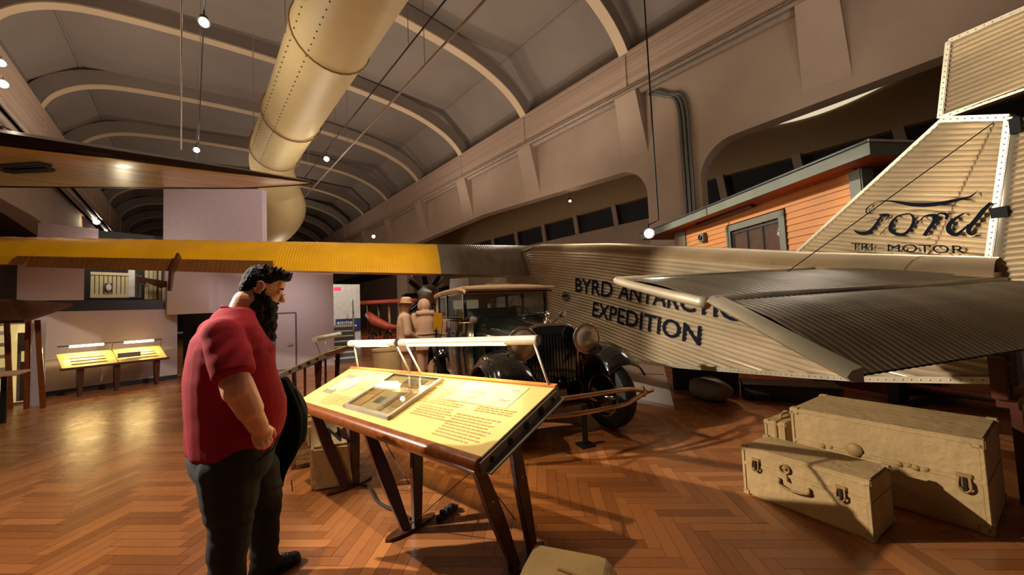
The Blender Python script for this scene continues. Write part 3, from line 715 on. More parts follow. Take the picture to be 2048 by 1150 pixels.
p = wing_pt(8.75, .08); mb = MB(); mb.prism([(p.x-.1, p.y, p.z+.12), (p.x-.38, p.y, p.z-.3), (p.x-.42, p.y, p.z-.72), (p.x-.36, p.y, p.z-.72), (p.x-.28, p.y, p.z-.35), (p.x+.02, p.y, p.z+.0)], (0, .05, 0)); obj('aileron_horn', mb, m_dwood, PL)
# port engine under the wing
e0 = V((10.9, 3.3, 2.0))
mb = MB(); mb.lathe([(-1.9, .03), (-1.4, .18), (-.8, .3), (0, .36), (.25, .3), (.4, .1)], e0, (1, 0, 0), 16); eng = obj('engine_nacelle', mb, m_sheetd, PL, smooth=40)
for i in range(9):
    a = 2*math.pi*i/9; d = V((0, math.cos(a), math.sin(a))); mb = MB()
    for k in range(9): mb.tube([e0+d*(.3+k*.045), e0+d*(.32+k*.045)], .1, 12)
    mb.tube([e0+d*.3, e0+d*.7], .075, 10); mb.tube([e0+d*.7+V((-.05, 0, 0)), e0+d*.78+V((.05, 0, 0))], .07, 8); mb.tube([e0+d*.25+V((-.15, 0, 0)), e0+d*.7+V((-.12, 0, 0))], .02, 6)
    obj('engine_cylinder', mb, mat('engine_black', (18, 18, 20), .25, .7) if i == 0 else bpy.data.materials['engine_black'], eng, smooth=35)
for a, b in ((V((10.4, 2.2, 3.2)), e0+V((-.3, -.2, .2))), (V((10.4, 4.4, 3.2)), e0+V((-.3, .2, .2))), (V((9.6, .7, 1.5)), e0+V((-.6, 0, -.1))), (V((11, .7, 1.2)), e0+V((0, 0, -.2)))):
    mb = MB(); mb.tube([a, b], .03, 8); obj('engine_strut', mb, m_sheetd, PL, smooth=True)
for s in (1,):
    mb = MB(); mb.lathe([(-.12, .2), (-.12, .42), (-.08, .5), (.08, .5), (.12, .42), (.12, .2)], (10.7, 3.2, .5), (0, 1, 0), 24); obj('landing_wheel', mb, m_rubber, PL, smooth=40)
    mb = MB(); mb.tube([(10.7, 3.0, .5), (10.6, 3.2, 1.8)], .04, 8); mb.tube([(10.7, 3.0, .5), (10.5, .7, .7)], .04, 8); obj('wheel_strut', mb, m_sheetd, PL, smooth=True)
# tail support trolley
ts = thing('tail_trolley', 'brown timber trolley with black posts carrying the aeroplane tail', 'trolley', (4.46, -.32, 0), 24)
def sk(a, b): return MB().box(a, b)
q0 = toL(ts, Z(1786, 803)); obj('side_beam', sk((q0.x, q0.y+.0, .1), (q0.x+.95, q0.y+.08, .42)), m_dwood, ts); obj('side_beam', sk((q0.x, q0.y-.6, .1), (q0.x+.95, q0.y-.52, .42)), m_dwood, ts)
obj('black_post', sk((q0.x-.12, q0.y-.1, 0), (q0.x+.0, q0.y+.1, .38)), m_black, ts)
for i in range(6):
    a_ = toL(ts, Z(1818, 805)); w_ = .1
    obj('slat', sk((a_.x-.75, a_.y-.62+i*w_*1.15, .06+i*.035), (a_.x-.02, a_.y-.62+w_+i*w_*1.15, .09+i*.035)), m_wood, ts)
a_ = toL(ts, Z(1822, 814)); b_ = toL(ts, Z(1922, 796)); mb = MB(); mb.bar(a_+V((0, 0, .04)), b_+V((0, 0, .04)), .06, .08); obj('black_rail', mb, m_black, ts)
obj('tail_cradle', sk((q0.x+.1, q0.y-.55, .42), (q0.x+.3, q0.y+.0, .64)), m_dwood, ts)
# things under the fuselage
def under(name, lab, cat, px0, px1, hz, dep, m, fn=None):
    a = Z(*px0); b = Z(*px1); d = (b-a); d.z = 0; L = d.length; az = math.degrees(math.atan2(d.x, d.y)); t = thing(name, lab, cat, (a.x, a.y, 0), az); return t, L
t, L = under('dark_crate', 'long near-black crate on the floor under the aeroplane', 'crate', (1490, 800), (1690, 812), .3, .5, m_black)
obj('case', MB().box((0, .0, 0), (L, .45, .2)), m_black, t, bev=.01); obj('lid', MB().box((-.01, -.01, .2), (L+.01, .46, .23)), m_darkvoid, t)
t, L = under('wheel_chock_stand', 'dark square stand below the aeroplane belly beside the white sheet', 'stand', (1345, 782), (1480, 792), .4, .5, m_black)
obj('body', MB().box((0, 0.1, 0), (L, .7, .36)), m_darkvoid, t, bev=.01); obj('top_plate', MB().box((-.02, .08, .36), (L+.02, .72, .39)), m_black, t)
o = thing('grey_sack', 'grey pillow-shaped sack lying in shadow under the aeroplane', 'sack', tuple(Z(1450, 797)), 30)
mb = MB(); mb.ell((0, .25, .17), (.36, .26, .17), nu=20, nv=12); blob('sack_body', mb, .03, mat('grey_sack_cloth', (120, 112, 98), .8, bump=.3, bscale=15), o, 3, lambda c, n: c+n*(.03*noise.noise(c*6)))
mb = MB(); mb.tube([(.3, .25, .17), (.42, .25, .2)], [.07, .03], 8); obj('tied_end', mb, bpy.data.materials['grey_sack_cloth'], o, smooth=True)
# white scenery floor sheet
sp = thing('white_floor_sheet', 'white streaked scenery sheet on the floor beyond the car wheel', 'floor sheet', (0, 0, 0), 90)
q = [Z(1272, 722, .05), Z(1326, 726, .05), Z(1348, 812, .05), Z(1278, 798, .05), Z(1150, 790, .05), Z(1200, 720, .05)]
mb = MB(); mb.prism([(p.x, p.y, .0) for p in q], (0, 0, .05)); obj('sheet', mb, m_snow, sp)
mb = MB(); a, b = Z(1276, 747, .055), Z(1328, 749, .055); mb.bar(a, b, .03, .008); obj('seam', mb, m_houset, sp)
# ================================================================= SECOND AIRCRAFT WING, upper left
W2 = thing('hanging_aeroplane_wing', 'dark-edged silver aeroplane wing hanging in the upper left corner', 'wing', (0, 0, 4.5), 90)
def wz2(px, py, h=4.5): return Z(px, py, h)
tipL, tipT = wz2(628, 366), wz2(560, 377)
le0 = wz2(0, 285); te0 = wz2(0, 374); dl = (tipL-le0); le_ = le0-dl*.35; dt = (tipT-te0); te_ = te0-dt*.3
rows = []; N = 30; 
for i in range(N+1):
    t = i/N; a = le_.lerp(tipL, t); b = te_.lerp(tipT, t)
    if t > .88: k_ = (t-.88)/.12; b = b.lerp(tipL, k_*.96); 
    th = .44*(1-t)**.7+.02; c = (b-a)
    rows.append([a+V((0, 0, 0)), a+c*.03+V((0, 0, -.03*(1-t))), a+c*.3, a+c*.65+V((0, 0, .0)), b, a+c*.65+V((0, 0, th*.6)), a+c*.3+V((0, 0, th)), a+c*.08+V((0, 0, th*.75)), a-c*.03+V((0, 0, th*.35))])
mb = MB(); mb.rings(rows); obj('wing_skin', mb, mat('doped_silver_wing', (214, 192, 136), .3, .2, var=.25, scale=1.6, stretch=(.3, 3, 1), coat=.5, bump=.15, bscale=5), W2, world=True, smooth=40)
mb = MB(); mb.rings([[r[0]+V((0, 0, -.004)), r[1]+V((0, 0, -.006)), r[0].lerp(r[2], .12)+V((0, 0, -.006)), r[7]+V((0, 0, .02)), r[8]+V((-.01, -.02, .0))] for r in rows]); obj('leading_edge', mb, mat('black_gloss_edge', (14, 12, 16), .22, coat=.6), W2, world=True, smooth=50)
mb = MB(); mb.rings([[r[4]+V((0, 0, .01)), r[4]+V((.0, 0, -.015)), r[4].lerp(r[3], .06)+V((0, 0, -.01)), r[4].lerp(r[3], .06)+V((0, 0, .01))] for r in rows]); obj('trailing_edge', mb, m_black, W2, world=True)
# the painted digit under the wing
q = [wz2(12, 347, 4.49), wz2(2, 331, 4.49), wz2(94, 325, 4.49), wz2(108, 343, 4.49)]
def e8(u, v): return (q[0].lerp(q[3], u)).lerp(q[1].lerp(q[2], u), v)
for u0, u1 in ((.0, 1.0),):
    for vv in ((.0, .5), (.5, 1.0)):
        pts = [(.08, vv[0]+.07), (.0, (vv[0]+vv[1])/2), (.1, vv[1]-.05), (.9, vv[1]-.05), (1.0, (vv[0]+vv[1])/2), (.92, vv[0]+.07), (.08, vv[0]+.07)]
        mb = MB(); stroke(mb, [(e8(u, v), .11) for u, v in pts], (0, 0, -1), .004); obj('painted_digit', mb, m_gap, W2, world=True)
for px in (362,):
    a = Z(px, 300, 4.75); mb = MB(); mb.tube([a, a+V((0, 0, 7.4))], .014, 6); obj('hanger_rod', mb, m_pipe, W2, world=True)
# ================================================================= VINTAGE CAR (frame: x forward, y to its left)
CAR = thing('vintage_sedan', 'glossy dark green vintage sedan with tan roof behind the reading panel', 'car', (3.22, 3.07, 0), 200)
def arc_pts(c, r, a0, a1, n, y=0): return [(c[0]+r*math.cos(R(a0+(a1-a0)*i/n)), y, c[1]+r*math.sin(R(a0+(a1-a0)*i/n))) for i in range(n+1)]
# bonnet: rounded section tapering from cowl to radiator
def bonnet_sec(x, hw, z0, zt, n=12):
    pts = [(x, -hw, z0)]
    for i in range(n+1):
        a = math.pi*i/n; pts.append((x, -hw*math.copysign(abs(math.cos(a))**.55, math.cos(a)), zt-.2+.2*math.sin(a)**.8))
    pts.append((x, hw, z0)); return pts
mb = MB(); mb.rings([bonnet_sec(-.1, .33, .55, 1.25), bonnet_sec(-.6, .36, .55, 1.29), bonnet_sec(-1.1, .45, .55, 1.32), bonnet_sec(-1.32, .56, .5, 1.345)])
bon = obj('bonnet', mb, m_carg, CAR, smooth=40)
mb = MB(); mb.tube([(-.1, 0, 1.255), (-1.32, 0, 1.35)], .012, 6); obj('hinge_line', mb, m_chrome, bon)
for s in (1, -1):
    mb = MB()
    for i in range(16): mb.box((-.3-i*.05, s*(.335+i*.009)-.012, .75), (-.32-i*.05, s*(.335+i*.009)+.012, 1.0))
    obj('bonnet_louvres', mb, m_carb, bon)
# radiator
mb = MB()
sec = bonnet_sec(0, .35, .5, 1.27); mb.rings([[(p[0]-.1, p[1], p[2]) for p in sec], [(p[0]+.03, p[1], p[2]) for p in sec]]); rad = obj('radiator', mb, m_carg, CAR, smooth=40)
mb = MB(); mb.tube([(.04, p[1]*1.0, p[2]) for p in sec], .022, 8); obj('radiator_rim', mb, m_chrome, rad, smooth=True)
for i in range(15):
    y = -.28+i*.04; mb = MB(); mb.box((.03, y-.012, .56), (.045, y+.012, 1.16)); obj('shutter', mb, m_carg, rad)
mb = MB(); mb.lathe([(0, .05), (.03, .055), (.05, .04), (.06, .02), (.1, .018), (.12, .03), (.14, 0.004)], (-.03, 0, 1.27), (0, 0, 1), 14); mb.tube([(-.1, 0, 1.4), (-.02, 0, 1.42), (.06, 0, 1.38)], [.008, .022, .012], 8); obj('radiator_cap', mb, m_chrome, CAR, smooth=True)
# body
def body_sec(x, hw, z0, zt): return [(x, -hw, z0), (x, -hw-.02, (z0+zt)/2), (x, -hw+.02, zt-.03), (x, -hw+.07, zt), (x, hw-.07, zt), (x, hw-.02, zt-.03), (x, hw+.02, (z0+zt)/2), (x, hw, z0)]
mb = MB(); mb.rings([body_sec(-1.3, .58, .45, 1.345), body_sec(-1.6, .68, .42, 1.35), body_sec(-2.6, .72, .42, 1.33), body_sec(-3.6, .72, .44, 1.33), body_sec(-4.1, .6, .5, 1.3)])
bod = obj('body', mb, m_carg, CAR, smooth=40)
for x in (-1.62, -2.5, -3.35):
    for s in (1, -1):
        mb = MB(); mb.box((x-.006, s*.738-.006, .5), (x+.006, s*.738+.006, 1.3)); obj('door_seam', mb, m_gap, bod)
for s in (1, -1):
    mb = MB(); mb.tube([(-2.4, s*.76, 1.1), (-2.28, s*.78, 1.1)], .014, 6); obj('door_handle', mb, m_chrome, bod)
    mb = MB(); mb.tube([(-1.3, s*.6, 1.3), (-1.6, s*.71, 1.3), (-4.0, s*.68, 1.29)], .012, 6); obj('belt_moulding', mb, m_chrome, bod)
# greenhouse: pillars, window frames, glass, roof
ZB_, ZT_ = 1.34, 1.77
pil = [(-1.42, .67), (-2.5, .71), (-3.35, .71), (-4.0, .62)]
for s in (1, -1):
    for i, (x, y) in enumerate(pil):
        mb = MB(); w = .035 if i < 3 else .16; mb.box((x-w, s*y-.025, ZB_), (x+w, s*y+.025, ZT_)); obj('pillar', mb, m_carg if i < 3 else m_tan, CAR, bev=.006)
    for (x0, y0), (x1, y1) in zip(pil[:-1], pil[1:]):
        a = [(x0-.05, s*y0, ZB_+.03), (x1+.05, s*y1, ZB_+.03), (x1+.05, s*y1, ZT_-.03), (x0-.05, s*y0, ZT_-.03)]
        mb = MB(); mb.prism(a, (0, s*.006, 0)); obj('side_window', mb, m_cglass, CAR)
        mb = MB(); mb.tube(a, .014, 6, close=True); obj('window_frame', mb, m_carg, CAR)
    mb = MB(); mb.prism([(-1.38, s*.68, ZB_), (-4.1, s*.66, ZB_), (-4.1, s*.66, ZB_-.04), (-1.38, s*.7, ZB_-.04)], (0, s*.03, 0)); obj('window_sill', mb, m_carg, CAR)
wsq = [(-1.36, -.645, 1.35), (-1.36, .645, 1.35), (-1.44, .645, 1.755), (-1.44, -.645, 1.755)]
mb = MB(); mb.prism(wsq, (.006, 0, 0)); wsh = obj('windscreen', mb, m_cglass, CAR)
mb = MB(); mb.tube(wsq, .02, 8, close=True); obj('windscreen_frame', mb, m_carg, wsh, smooth=True)
mb = MB(); mb.tube([(-1.35, .3, 1.74), (-1.34, .5, 1.62), (-1.34, .55, 1.5)], .006, 6); obj('wiper', mb, m_chrome, wsh)
mb = MB(); mb.box((-4.1, -.5, ZB_), (-4.06, .5, ZT_)); rw = obj('rear_panel', mb, m_tan, CAR)
mb = MB(); mb.box((-4.055, -.28, ZB_+.08), (-4.045, .28, ZT_-.08)); obj('rear_window', mb, mat('glowing_rear_pane', (215, 195, 155), .4, emit=(215, 195, 155), es=.25), rw)  # glow added to the pane, standing in for light through the window
roof = []
for x, hw, z in ((-1.24, .69, 1.77), (-1.3, .72, 1.815), (-1.6, .74, 1.845), (-2.8, .76, 1.86), (-3.7, .75, 1.85), (-4.1, .66, 1.79), (-4.16, .6, 1.7)):
    r = [(x, -hw, z-.1 if x < -1.25 else z-.02), (x, -hw-.01, z-.05), (x, -hw*.9, z)]
    r += [(x, hw*k, z+.025*(1-k*k)) for k in (-.5, 0, .5)] + [(x, hw*.9, z), (x, hw+.01, z-.05), (x, hw, z-.1 if x < -1.25 else z-.02)]; roof.append(r)
mb = MB(); mb.rings(roof); obj('roof', mb, m_tan, CAR, smooth=50)
mb = MB(); mb.prism([(-1.1, -.68, 1.765), (-1.1, .68, 1.765), (-1.45, .7, 1.79), (-1.45, -.7, 1.79)], (0, 0, .035)); obj('sun_visor', mb, m_tan, CAR, bev=.01)
# seats and steering wheel seen through the glass
mb = MB(); mb.box((-2.6, -.6, .9), (-2.45, .6, 1.5)); mb.box((-3.8, -.6, .9), (-3.6, .6, 1.5)); obj('seat_back', mb, m_darkvoid, CAR, bev=.04)
mb = MB(); mb.tube(arc_pts((0, 0), .2, 0, 360, 20)[:-1], .012, 6, close=True); mb.v = [Matrix.Rotation(R(25), 4, 'Y') @ V((0, p.x, p.z))+V((-1.85, .35, 1.32)) for p in mb.v]; obj('steering_wheel', mb, m_black, CAR, smooth=True)
# wings (fenders)
def fender(s, cx_, cz, r, a0, a1, y0, y1, name='fender', tail=None):
    pts = arc_pts((cx_, cz), r, a0, a1, 18)
    path = [(p[0], p[2]) for p in pts]+(tail or [])
    rows = []
    for i, (x, z) in enumerate(path):
        r_ = []
        for k in range(9):
            u = k/8; y = y0+(y1-y0)*u; dz = -.09*(2*u-1)**2-(.05 if u > .9 else 0); r_.append((x, s*y, z+dz))
        rows.append(r_)
    mb = MB(); mb.grid(rows); o = obj(name, mb, m_carb, CAR, smooth=True)
    md = o.modifiers.new('thick', 'SOLIDIFY'); md.thickness = .015; md.offset = 0
    mb = MB(); mb.tube([r_[-1] for r_ in rows], .014, 6); obj('fender_bead', mb, m_carb, o, smooth=True); return o
FX = .12
for s in (1, -1):
    fender(s, FX, .46, .56, 38, 128, .42, .9, tail=[(-.45, .74), (-.7, .54), (-.95, .41), (-1.2, .36)])
    mb = MB(); mb.box((-3.0, min(s*.66, s*.9), .33), (-1.15, max(s*.66, s*.9), .37)); obj('running_board', mb, m_carb, CAR, bev=.01)
    fender(s, -3.45, .46, .5, 20, 175, .5, .88, tail=[])
    mb = MB(); mb.prism([(-.05, s*.3, .5), (-1.3, s*.5, .45), (-1.3, s*.52, .62), (-.05, s*.32, .8)], (0, s*.16, 0)); obj('inner_valance', mb, m_carb, CAR)
def wheel(x, s, steer=0, r=.4):
    o = MB(); prof = [(-.09, r-.14), (-.1, r-.07), (-.085, r-.02), (-.04, r), (.04, r), (.085, r-.02), (.1, r-.07), (.09, r-.14)]
    Mx = Matrix.Translation((x, s*.7, r)) @ Matrix.Rotation(R(steer), 4, 'Z')
    o.lathe(prof, (0, 0, 0), (0, 1, 0), 40); o.v = [Mx @ p for p in o.v]; t = obj('tyre', o, m_rubber, CAR, smooth=30)
    o = MB(); o.lathe([(-.05, 0), (-.05, r-.15), (-.09, r-.13), (.09, r-.13), (.06*s, r-.15), (.03*s, r-.2), (.05*s, .1), (.1*s, .09), (.11*s, .0)], (0, 0, 0), (0, 1, 0), 32); o.v = [Mx @ p for p in o.v]; obj('wheel_disc', o, m_carb, t, smooth=40)
    o = MB(); o.tube([(math.cos(2*math.pi*k/28)*(r-.15), .075*s, math.sin(2*math.pi*k/28)*(r-.15)) for k in range(28)], .01, 6, close=True); o.v = [Mx @ p for p in o.v]; obj('rim_ring', o, m_brz, t, smooth=True)
    o = MB(); o.tube([(math.cos(2*math.pi*k/28)*(r-.15), -.085*s, math.sin(2*math.pi*k/28)*(r-.15)) for k in range(28)], .01, 6, close=True); o.v = [Mx @ p for p in o.v]; obj('rim_ring', o, m_brz, t, smooth=True)
    o = MB(); o.lathe([(-.02*s, .0), (-.06*s, .2), (-.1*s, .19), (-.11*s, .08), (-.16*s, .06), (-.16*s, 0)], (0, 0, 0), (0, 1, 0), 24); o.v = [Mx @ p for p in o.v]; obj('brake_drum', o, m_carb, t, smooth=30)
    o = MB(); o.lathe([(0, .07), (.03*s, .065), (.05*s, .03), (.055*s, 0)], (0, .1*s, 0), (0, 1, 0), 16); o.v = [Mx @ p for p in o.v]; obj('hub_cap', o, m_chrome, t, smooth=True)
wheel(FX, 1, 7); wheel(FX, -1, 7); wheel(-3.45, 1); wheel(-3.45, -1)
mb = MB(); mb.tube([(FX, -.65, .36), (FX, .65, .36)], .04, 8); mb.tube([(.5, .36, .45), (-3.8, .4, .45)], .05, 8); mb.tube([(.5, -.36, .45), (-3.8, -.4, .45)], .05, 8); obj('chassis', mb, m_carb, CAR)
# head lamps
for s in (1, -1):
    c = V((.12, s*.41, 1.09)); mb = MB(); mb.lathe([(-.2, .02), (-.17, .08), (-.08, .15), (.02, .175), (.05, .175)], c, (1, 0, 0), 26); hl = obj('headlamp', mb, m_carb, CAR, smooth=True)
    mb = MB(); mb.lathe([(.05, .168), (.075, .13), (.088, .06), (.09, 0)], c, (1, 0, 0), 26); obj('lamp_lens', mb, m_lampglass, hl, smooth=True)
    mb = MB(); mb.tube([c+V((.05, .175*math.cos(2*math.pi*k/28), .175*math.sin(2*math.pi*k/28))) for k in range(28)], .013, 8, close=True); obj('lamp_rim', mb, m_chrome, hl, smooth=True)
    mb = MB(); mb.tube([c+V((-.05, 0, -.16)), V((.05, s*.4, .55))], .02, 8); obj('lamp_post', mb, m_carb, hl, smooth=True)
    c = V((-1.2, s*.6, 1.33)); mb = MB(); mb.lathe([(-.1, .01), (-.06, .05), (0, .06)], c, (1, 0, 0), 16); cl = obj('cowl_lamp', mb, m_chrome, CAR, smooth=True)
    mb = MB(); mb.lathe([(0, .058), (.02, .03), (.022, 0)], c, (1, 0, 0), 16); obj('lamp_lens', mb, m_lampglass, cl, smooth=True)
    mb = MB(); mb.lathe([(0, .11), (.05, .07), (.2, .03), (.3, .03)], (.2, s*.2, .52), (-1, 0, 0), 18); obj('horn', mb, m_carb, CAR, smooth=True)
mb = MB(); mb.ell((-1.1, .8, 1.35), (.02, .07, .05)); mb.tube([(-1.1, .8, 1.35), (-1.3, .68, 1.2)], .008, 6); obj('wing_mirror', mb, m_chrome, CAR, smooth=True)
# double bar bumper joining at the ends
for dz in (1, -1):
    pts = catmull([(.62, -.95, .5), (.66, -.8, .51+dz*.01), (.72, -.62, .52+dz*.05), (.76, -.45, .52+dz*.075), (.79, 0, .52+dz*.08), (.76, .45, .52+dz*.075), (.72, .62, .52+dz*.05), (.66, .8, .51+dz*.01), (.6, .95, .5)], 5)
    mb = MB(); mb.tube(pts, .024, 8); obj('bumper_bar', mb, m_brz, CAR, smooth=True)
for s in (1, -1):
    mb = MB(); mb.ell((.67, s*.78, .52), (.03, .035, .06)); obj('bumper_clip', mb, m_chrome, CAR, smooth=True)
    mb = MB(); mb.tube([(.77, s*.36, .52), (.4, s*.36, .47), (0, s*.36, .5)], .022, 8); obj('bumper_iron', mb, m_carb, CAR, smooth=True)
mb = MB(); mb.tube([(.5, .12, .0), (.5, .12, .42)], .03, 8); mb.box((.42, .04, 0), (.58, .2, .02)); obj('jack_stand', mb, m_black, CAR)
# ================================================================= READING PANEL in front of the person
F1, F0, B1, B0 = Z(955, 921, .75), Z(594, 803, .73), Z(1113, 772, .97), Z(703, 735, .93)  # right/left front, right/left back
RP = thing('reading_rail_panel', 'large lit yellow reading rail on angled wooden legs before the bearded man', 'display', (F1.x, F1.y, 0), math.degrees(math.atan2((F0-F1).x, (F0-F1).y)))
PN = (F0-F1).cross(B1-F1).normalized()
if PN.z < 0: PN = -PN
def pq(u, v, w=0.0): return (F0.lerp(F1, u)).lerp(B0.lerp(B1, u), v)+PN*w   # u left->right, v front->back
def pbox(u0, u1, v0, v1, w0, w1): return MB().hexa([pq(u0, v0, w0), pq(u1, v0, w0), pq(u1, v1, w0), pq(u0, v1, w0), pq(u0, v0, w1), pq(u1, v0, w1), pq(u1, v1, w1), pq(u0, v1, w1)])
obj('tray', pbox(0.0, 1, .0, 1, -.075, -.012), m_dwood, RP, world=True)
m_print = mat('printed_panel', (214, 186, 112), .42, var=.05, scale=3, coat=.15)
top = obj('printed_board', pbox(0, 1, .03, .965, -.012, 0), m_print, RP, world=True, bev=.002)
mb = MB(); r = []
for u in (0, 1):
    r.append([pq(u, .035, .004), pq(u, -.01, .006), pq(u, -.04, -.012), pq(u, -.05, -.04), pq(u, -.04, -.068), pq(u, 0, -.08), pq(u, .03, -.075)])
mb.rings(r); obj('rounded_front_rail', mb, m_wood, RP, world=True, smooth=50)
obj('back_ledge', pbox(-.002, 1.002, .965, 1.01, -.03, .012), mat('orange_ledge_wood', (196, 118, 50), .4, var=.2, scale=6), RP, world=True)
ep = obj('end_plate', pbox(1, 1.006, .0, .99, -.078, -.014), m_grey, RP, world=True)
pu = (pq(1, 1, 0)-pq(1, 0, 0)).normalized()
for v, rr in ((.1, .016), (.3, .02), (.5, .023), (.7, .028), (.88, .016)):
    c = pq(1.007, v, -.045); mb = MB(); mb.prism([c+pu*rr*math.cos(2*math.pi*k/14)+PN*rr*math.sin(2*math.pi*k/14) for k in range(14)], (F1-F0).normalized()*.002); obj('round_hole', mb, m_hole, ep, world=True)
obj('end_lip', pbox(1.0, 1.02, .03, .99, -.086, -.076), m_grey, RP, world=True)
m_ink = mat('faded_brown_ink', (160, 124, 70), .6); m_pale = mat('pale_print_area', (232, 214, 150), .45); m_slate = mat('slate_print_area', (122, 116, 100), .5); m_peach = mat('peach_print_area', (214, 168, 100), .45)
def patch(name, u0, u1, v0, v1, m, w=.0012): return obj(name, pbox(u0, u1, v0, v1, .0, w), m, top, world=True)
patch('printed_photo', .7, .93, .58, .93, m_pale); patch('printed_photo', .06, .13, .3, .8, m_slate); patch('printed_photo', .07, .118, .38, .7, m_pale, .0018); patch('printed_band', .24, .34, .5, .66, m_peach)
c_ = [(.155+.045*math.cos(t)+.06*math.sin(t)*0, .58+.2*math.sin(t)) for t in [2*math.pi*k/20 for k in range(20)]]
mb = MB(); mb.prism([pq(u+.12*(v-.58)*.3, v, .0012) for u, v in c_], PN*.0006); obj('printed_oval', mb, m_pale, top, world=True)
mb = MB()
random.seed(3)
def lines(u0, u1, v0, v1, dv, wob=.25):
    v = v1
    while v > v0:
        uu = u0
        ue = u1-random.random()*(u1-u0)*wob
        while uu < ue:
            l = random.uniform(.008, .022); b = pbox(uu, min(uu+l, ue), v, v+dv*.32, .0, .0014); mb.add(b.v, b.f); uu += l+.004
        v -= dv
lines(.60, .80, .48, .74, .036); lines(.64, .82, .28, .43, .036); lines(.8, .97, .1, .4, .036); lines(.52, .62, .86, .93, .03); lines(.14, .24, .08, .3, .033); lines(.22, .32, .12, .3, .033); lines(.26, .36, .66, .7, .03); lines(.84, .98, .46, .55, .03); lines(.52, .64, .8, .84, .03)
obj('text_lines', mb, m_ink, top, world=True, stuff=True)
# handwritten style heading
for k in range(9):
    u = .1+k*.024; mb = MB(); stroke(mb, [(pq(u+a*.02, .84+b*.1+k*.002, .0), .006) for a, b in catmull([(0, random.random()*.3), (.3, random.random()+.2), (.6, random.random()*.5), (.9, .2+random.random()*.8)], 3)], PN, .0015); obj('heading_stroke', mb, m_ink, top, world=True)
mb = MB()
for k in range(12):
    u = .72+random.random()*.19; v = .6+random.random()*.28; b = pbox(u, u+.02+random.random()*.03, v, v+.008, .0012, .002); mb.add(b.v, b.f)
obj('photo_detail', mb, m_slate, top, world=True, stuff=True)
# glazed case let into the board
gc = obj('case_frame', pbox(.325, .60, .12, .16, .0, .028), mat('silver_case_frame', (150, 142, 130), .4, .4), RP, world=True)
for b in (pbox(.325, .338, .12, .9, 0, .026), pbox(.587, .60, .12, .9, 0, .026), pbox(.325, .60, .885, .9, 0, .026)): obj('frame_side', b, bpy.data.materials['silver_case_frame'], gc, world=True)
obj('case_floor', pbox(.338, .587, .16, .885, .001, .004), m_pale, gc, world=True)
obj('case_glass', pbox(.338, .587, .16, .885, .02, .023), mat('case_glass', (245, 245, 240), .02, var=.01, trans=1.0), gc, world=True)
for u0, u1, v0, v1, m in ((.35, .4, .2, .62, m_peach), (.43, .47, .3, .42, m_slate), (.46, .49, .2, .6, m_pale), (.5, .52, .2, .6, m_ink), (.53, .57, .3, .62, m_peach), (.42, .54, .66, .7, m_ink), (.44, .54, .7, .84, m_slate), (.47, .5, .25, .5, m_white)):
    obj('paper', pbox(u0, u1, v0, v1, .005, .009), m, gc, world=True)
# legs in three pairs meeting on foot plates
a_ = (F1-F0).normalized(); ah = V((a_.x, a_.y, 0)).normalized(); bh = V((-ah.y, ah.x, 0)); 
if bh.dot(B1-F1) < 0: bh = -bh
RPI = wm(RP)
for (fx, fy), (gx, gy), u, pl in (((1030, 1136), (1066, 1112), .93, 1), ((812, 1052), (832, 1062), .56, 1), ((692, 975), (707, 972), .17, 1)):
    f = Z(fx, fy); g_ = Z(gx, gy); tf = pq(u if u > .9 else u-.05, .03, -.07); tb = pq(u, .55, -.075)
    if u > .9: tf = pq(.985, .02, -.06); tb = pq(.97, .45, -.07)
    foot = (f+g_)/2; ff = foot-bh*.04; fb = foot+bh*.05
    if u > .9: ff, fb = f, g_
    def leg(a, b):
        mb = MB(); a, b = V(a), V(b); n = 6; rs = []
        for i in range(n+1):
            t = i/n; c = a.lerp(b, t); w = .032+.014*math.sin(math.pi*min(1, t*1.1)); d = .02
            rs.append([c-ah*d-bh*w, c+ah*d-bh*w, c+ah*d+bh*w, c-ah*d+bh*w])
        mb.rings(rs); return obj('leg', mb, m_dwood, RP, world=True, bev=.004)
    leg(tf, ff+V((0, 0, .015))); leg(tb, fb+V((0, 0, .015)))
    c = (ff+fb)/2; mb = MB(); n = 16
    mb.prism([(c.x+bh.x*.2*math.cos(t)+ah.x*.05*math.sin(t), c.y+bh.y*.2*math.cos(t)+ah.y*.05*math.sin(t), 0) for t in [2*math.pi*k/n for k in range(n)]], (0, 0, .02)); obj('foot_plate', mb, m_dwood, RP, world=True)
    if u > .9: mb = MB(); mb.ell(tb.lerp(fb, .35)+ah*.022, .006); mb.ell(tb.lerp(fb, .35)+ah*.022+bh*.03, .006); mb.ell(tf.lerp(ff, .3)+ah*.02, .006); obj('bolt', mb, m_chrome, RP, world=True)
for (u0, v0), q1 in (((.9, .5), (800, 1050)), ((.98, .5), (1010, 0)),):
    pass
def cab(p, q): mb = MB(); mb.tube([p, q], .0035, 5); obj('brace_cable', mb, m_cable, RP, world=True)
L1, L2, L3 = Z(1036, 1130), Z(822, 1058), Z(700, 973)
cab(pq(.98, .4, -.08), L2+V((0, 0, .03))); cab(pq(.72, .4, -.08), L1+V((0, 0, .25))); cab(pq(.54, .4, -.08), L3+V((0, 0, .03))); cab(pq(.3, .4, -.08), L2+V((0, 0, .3)))
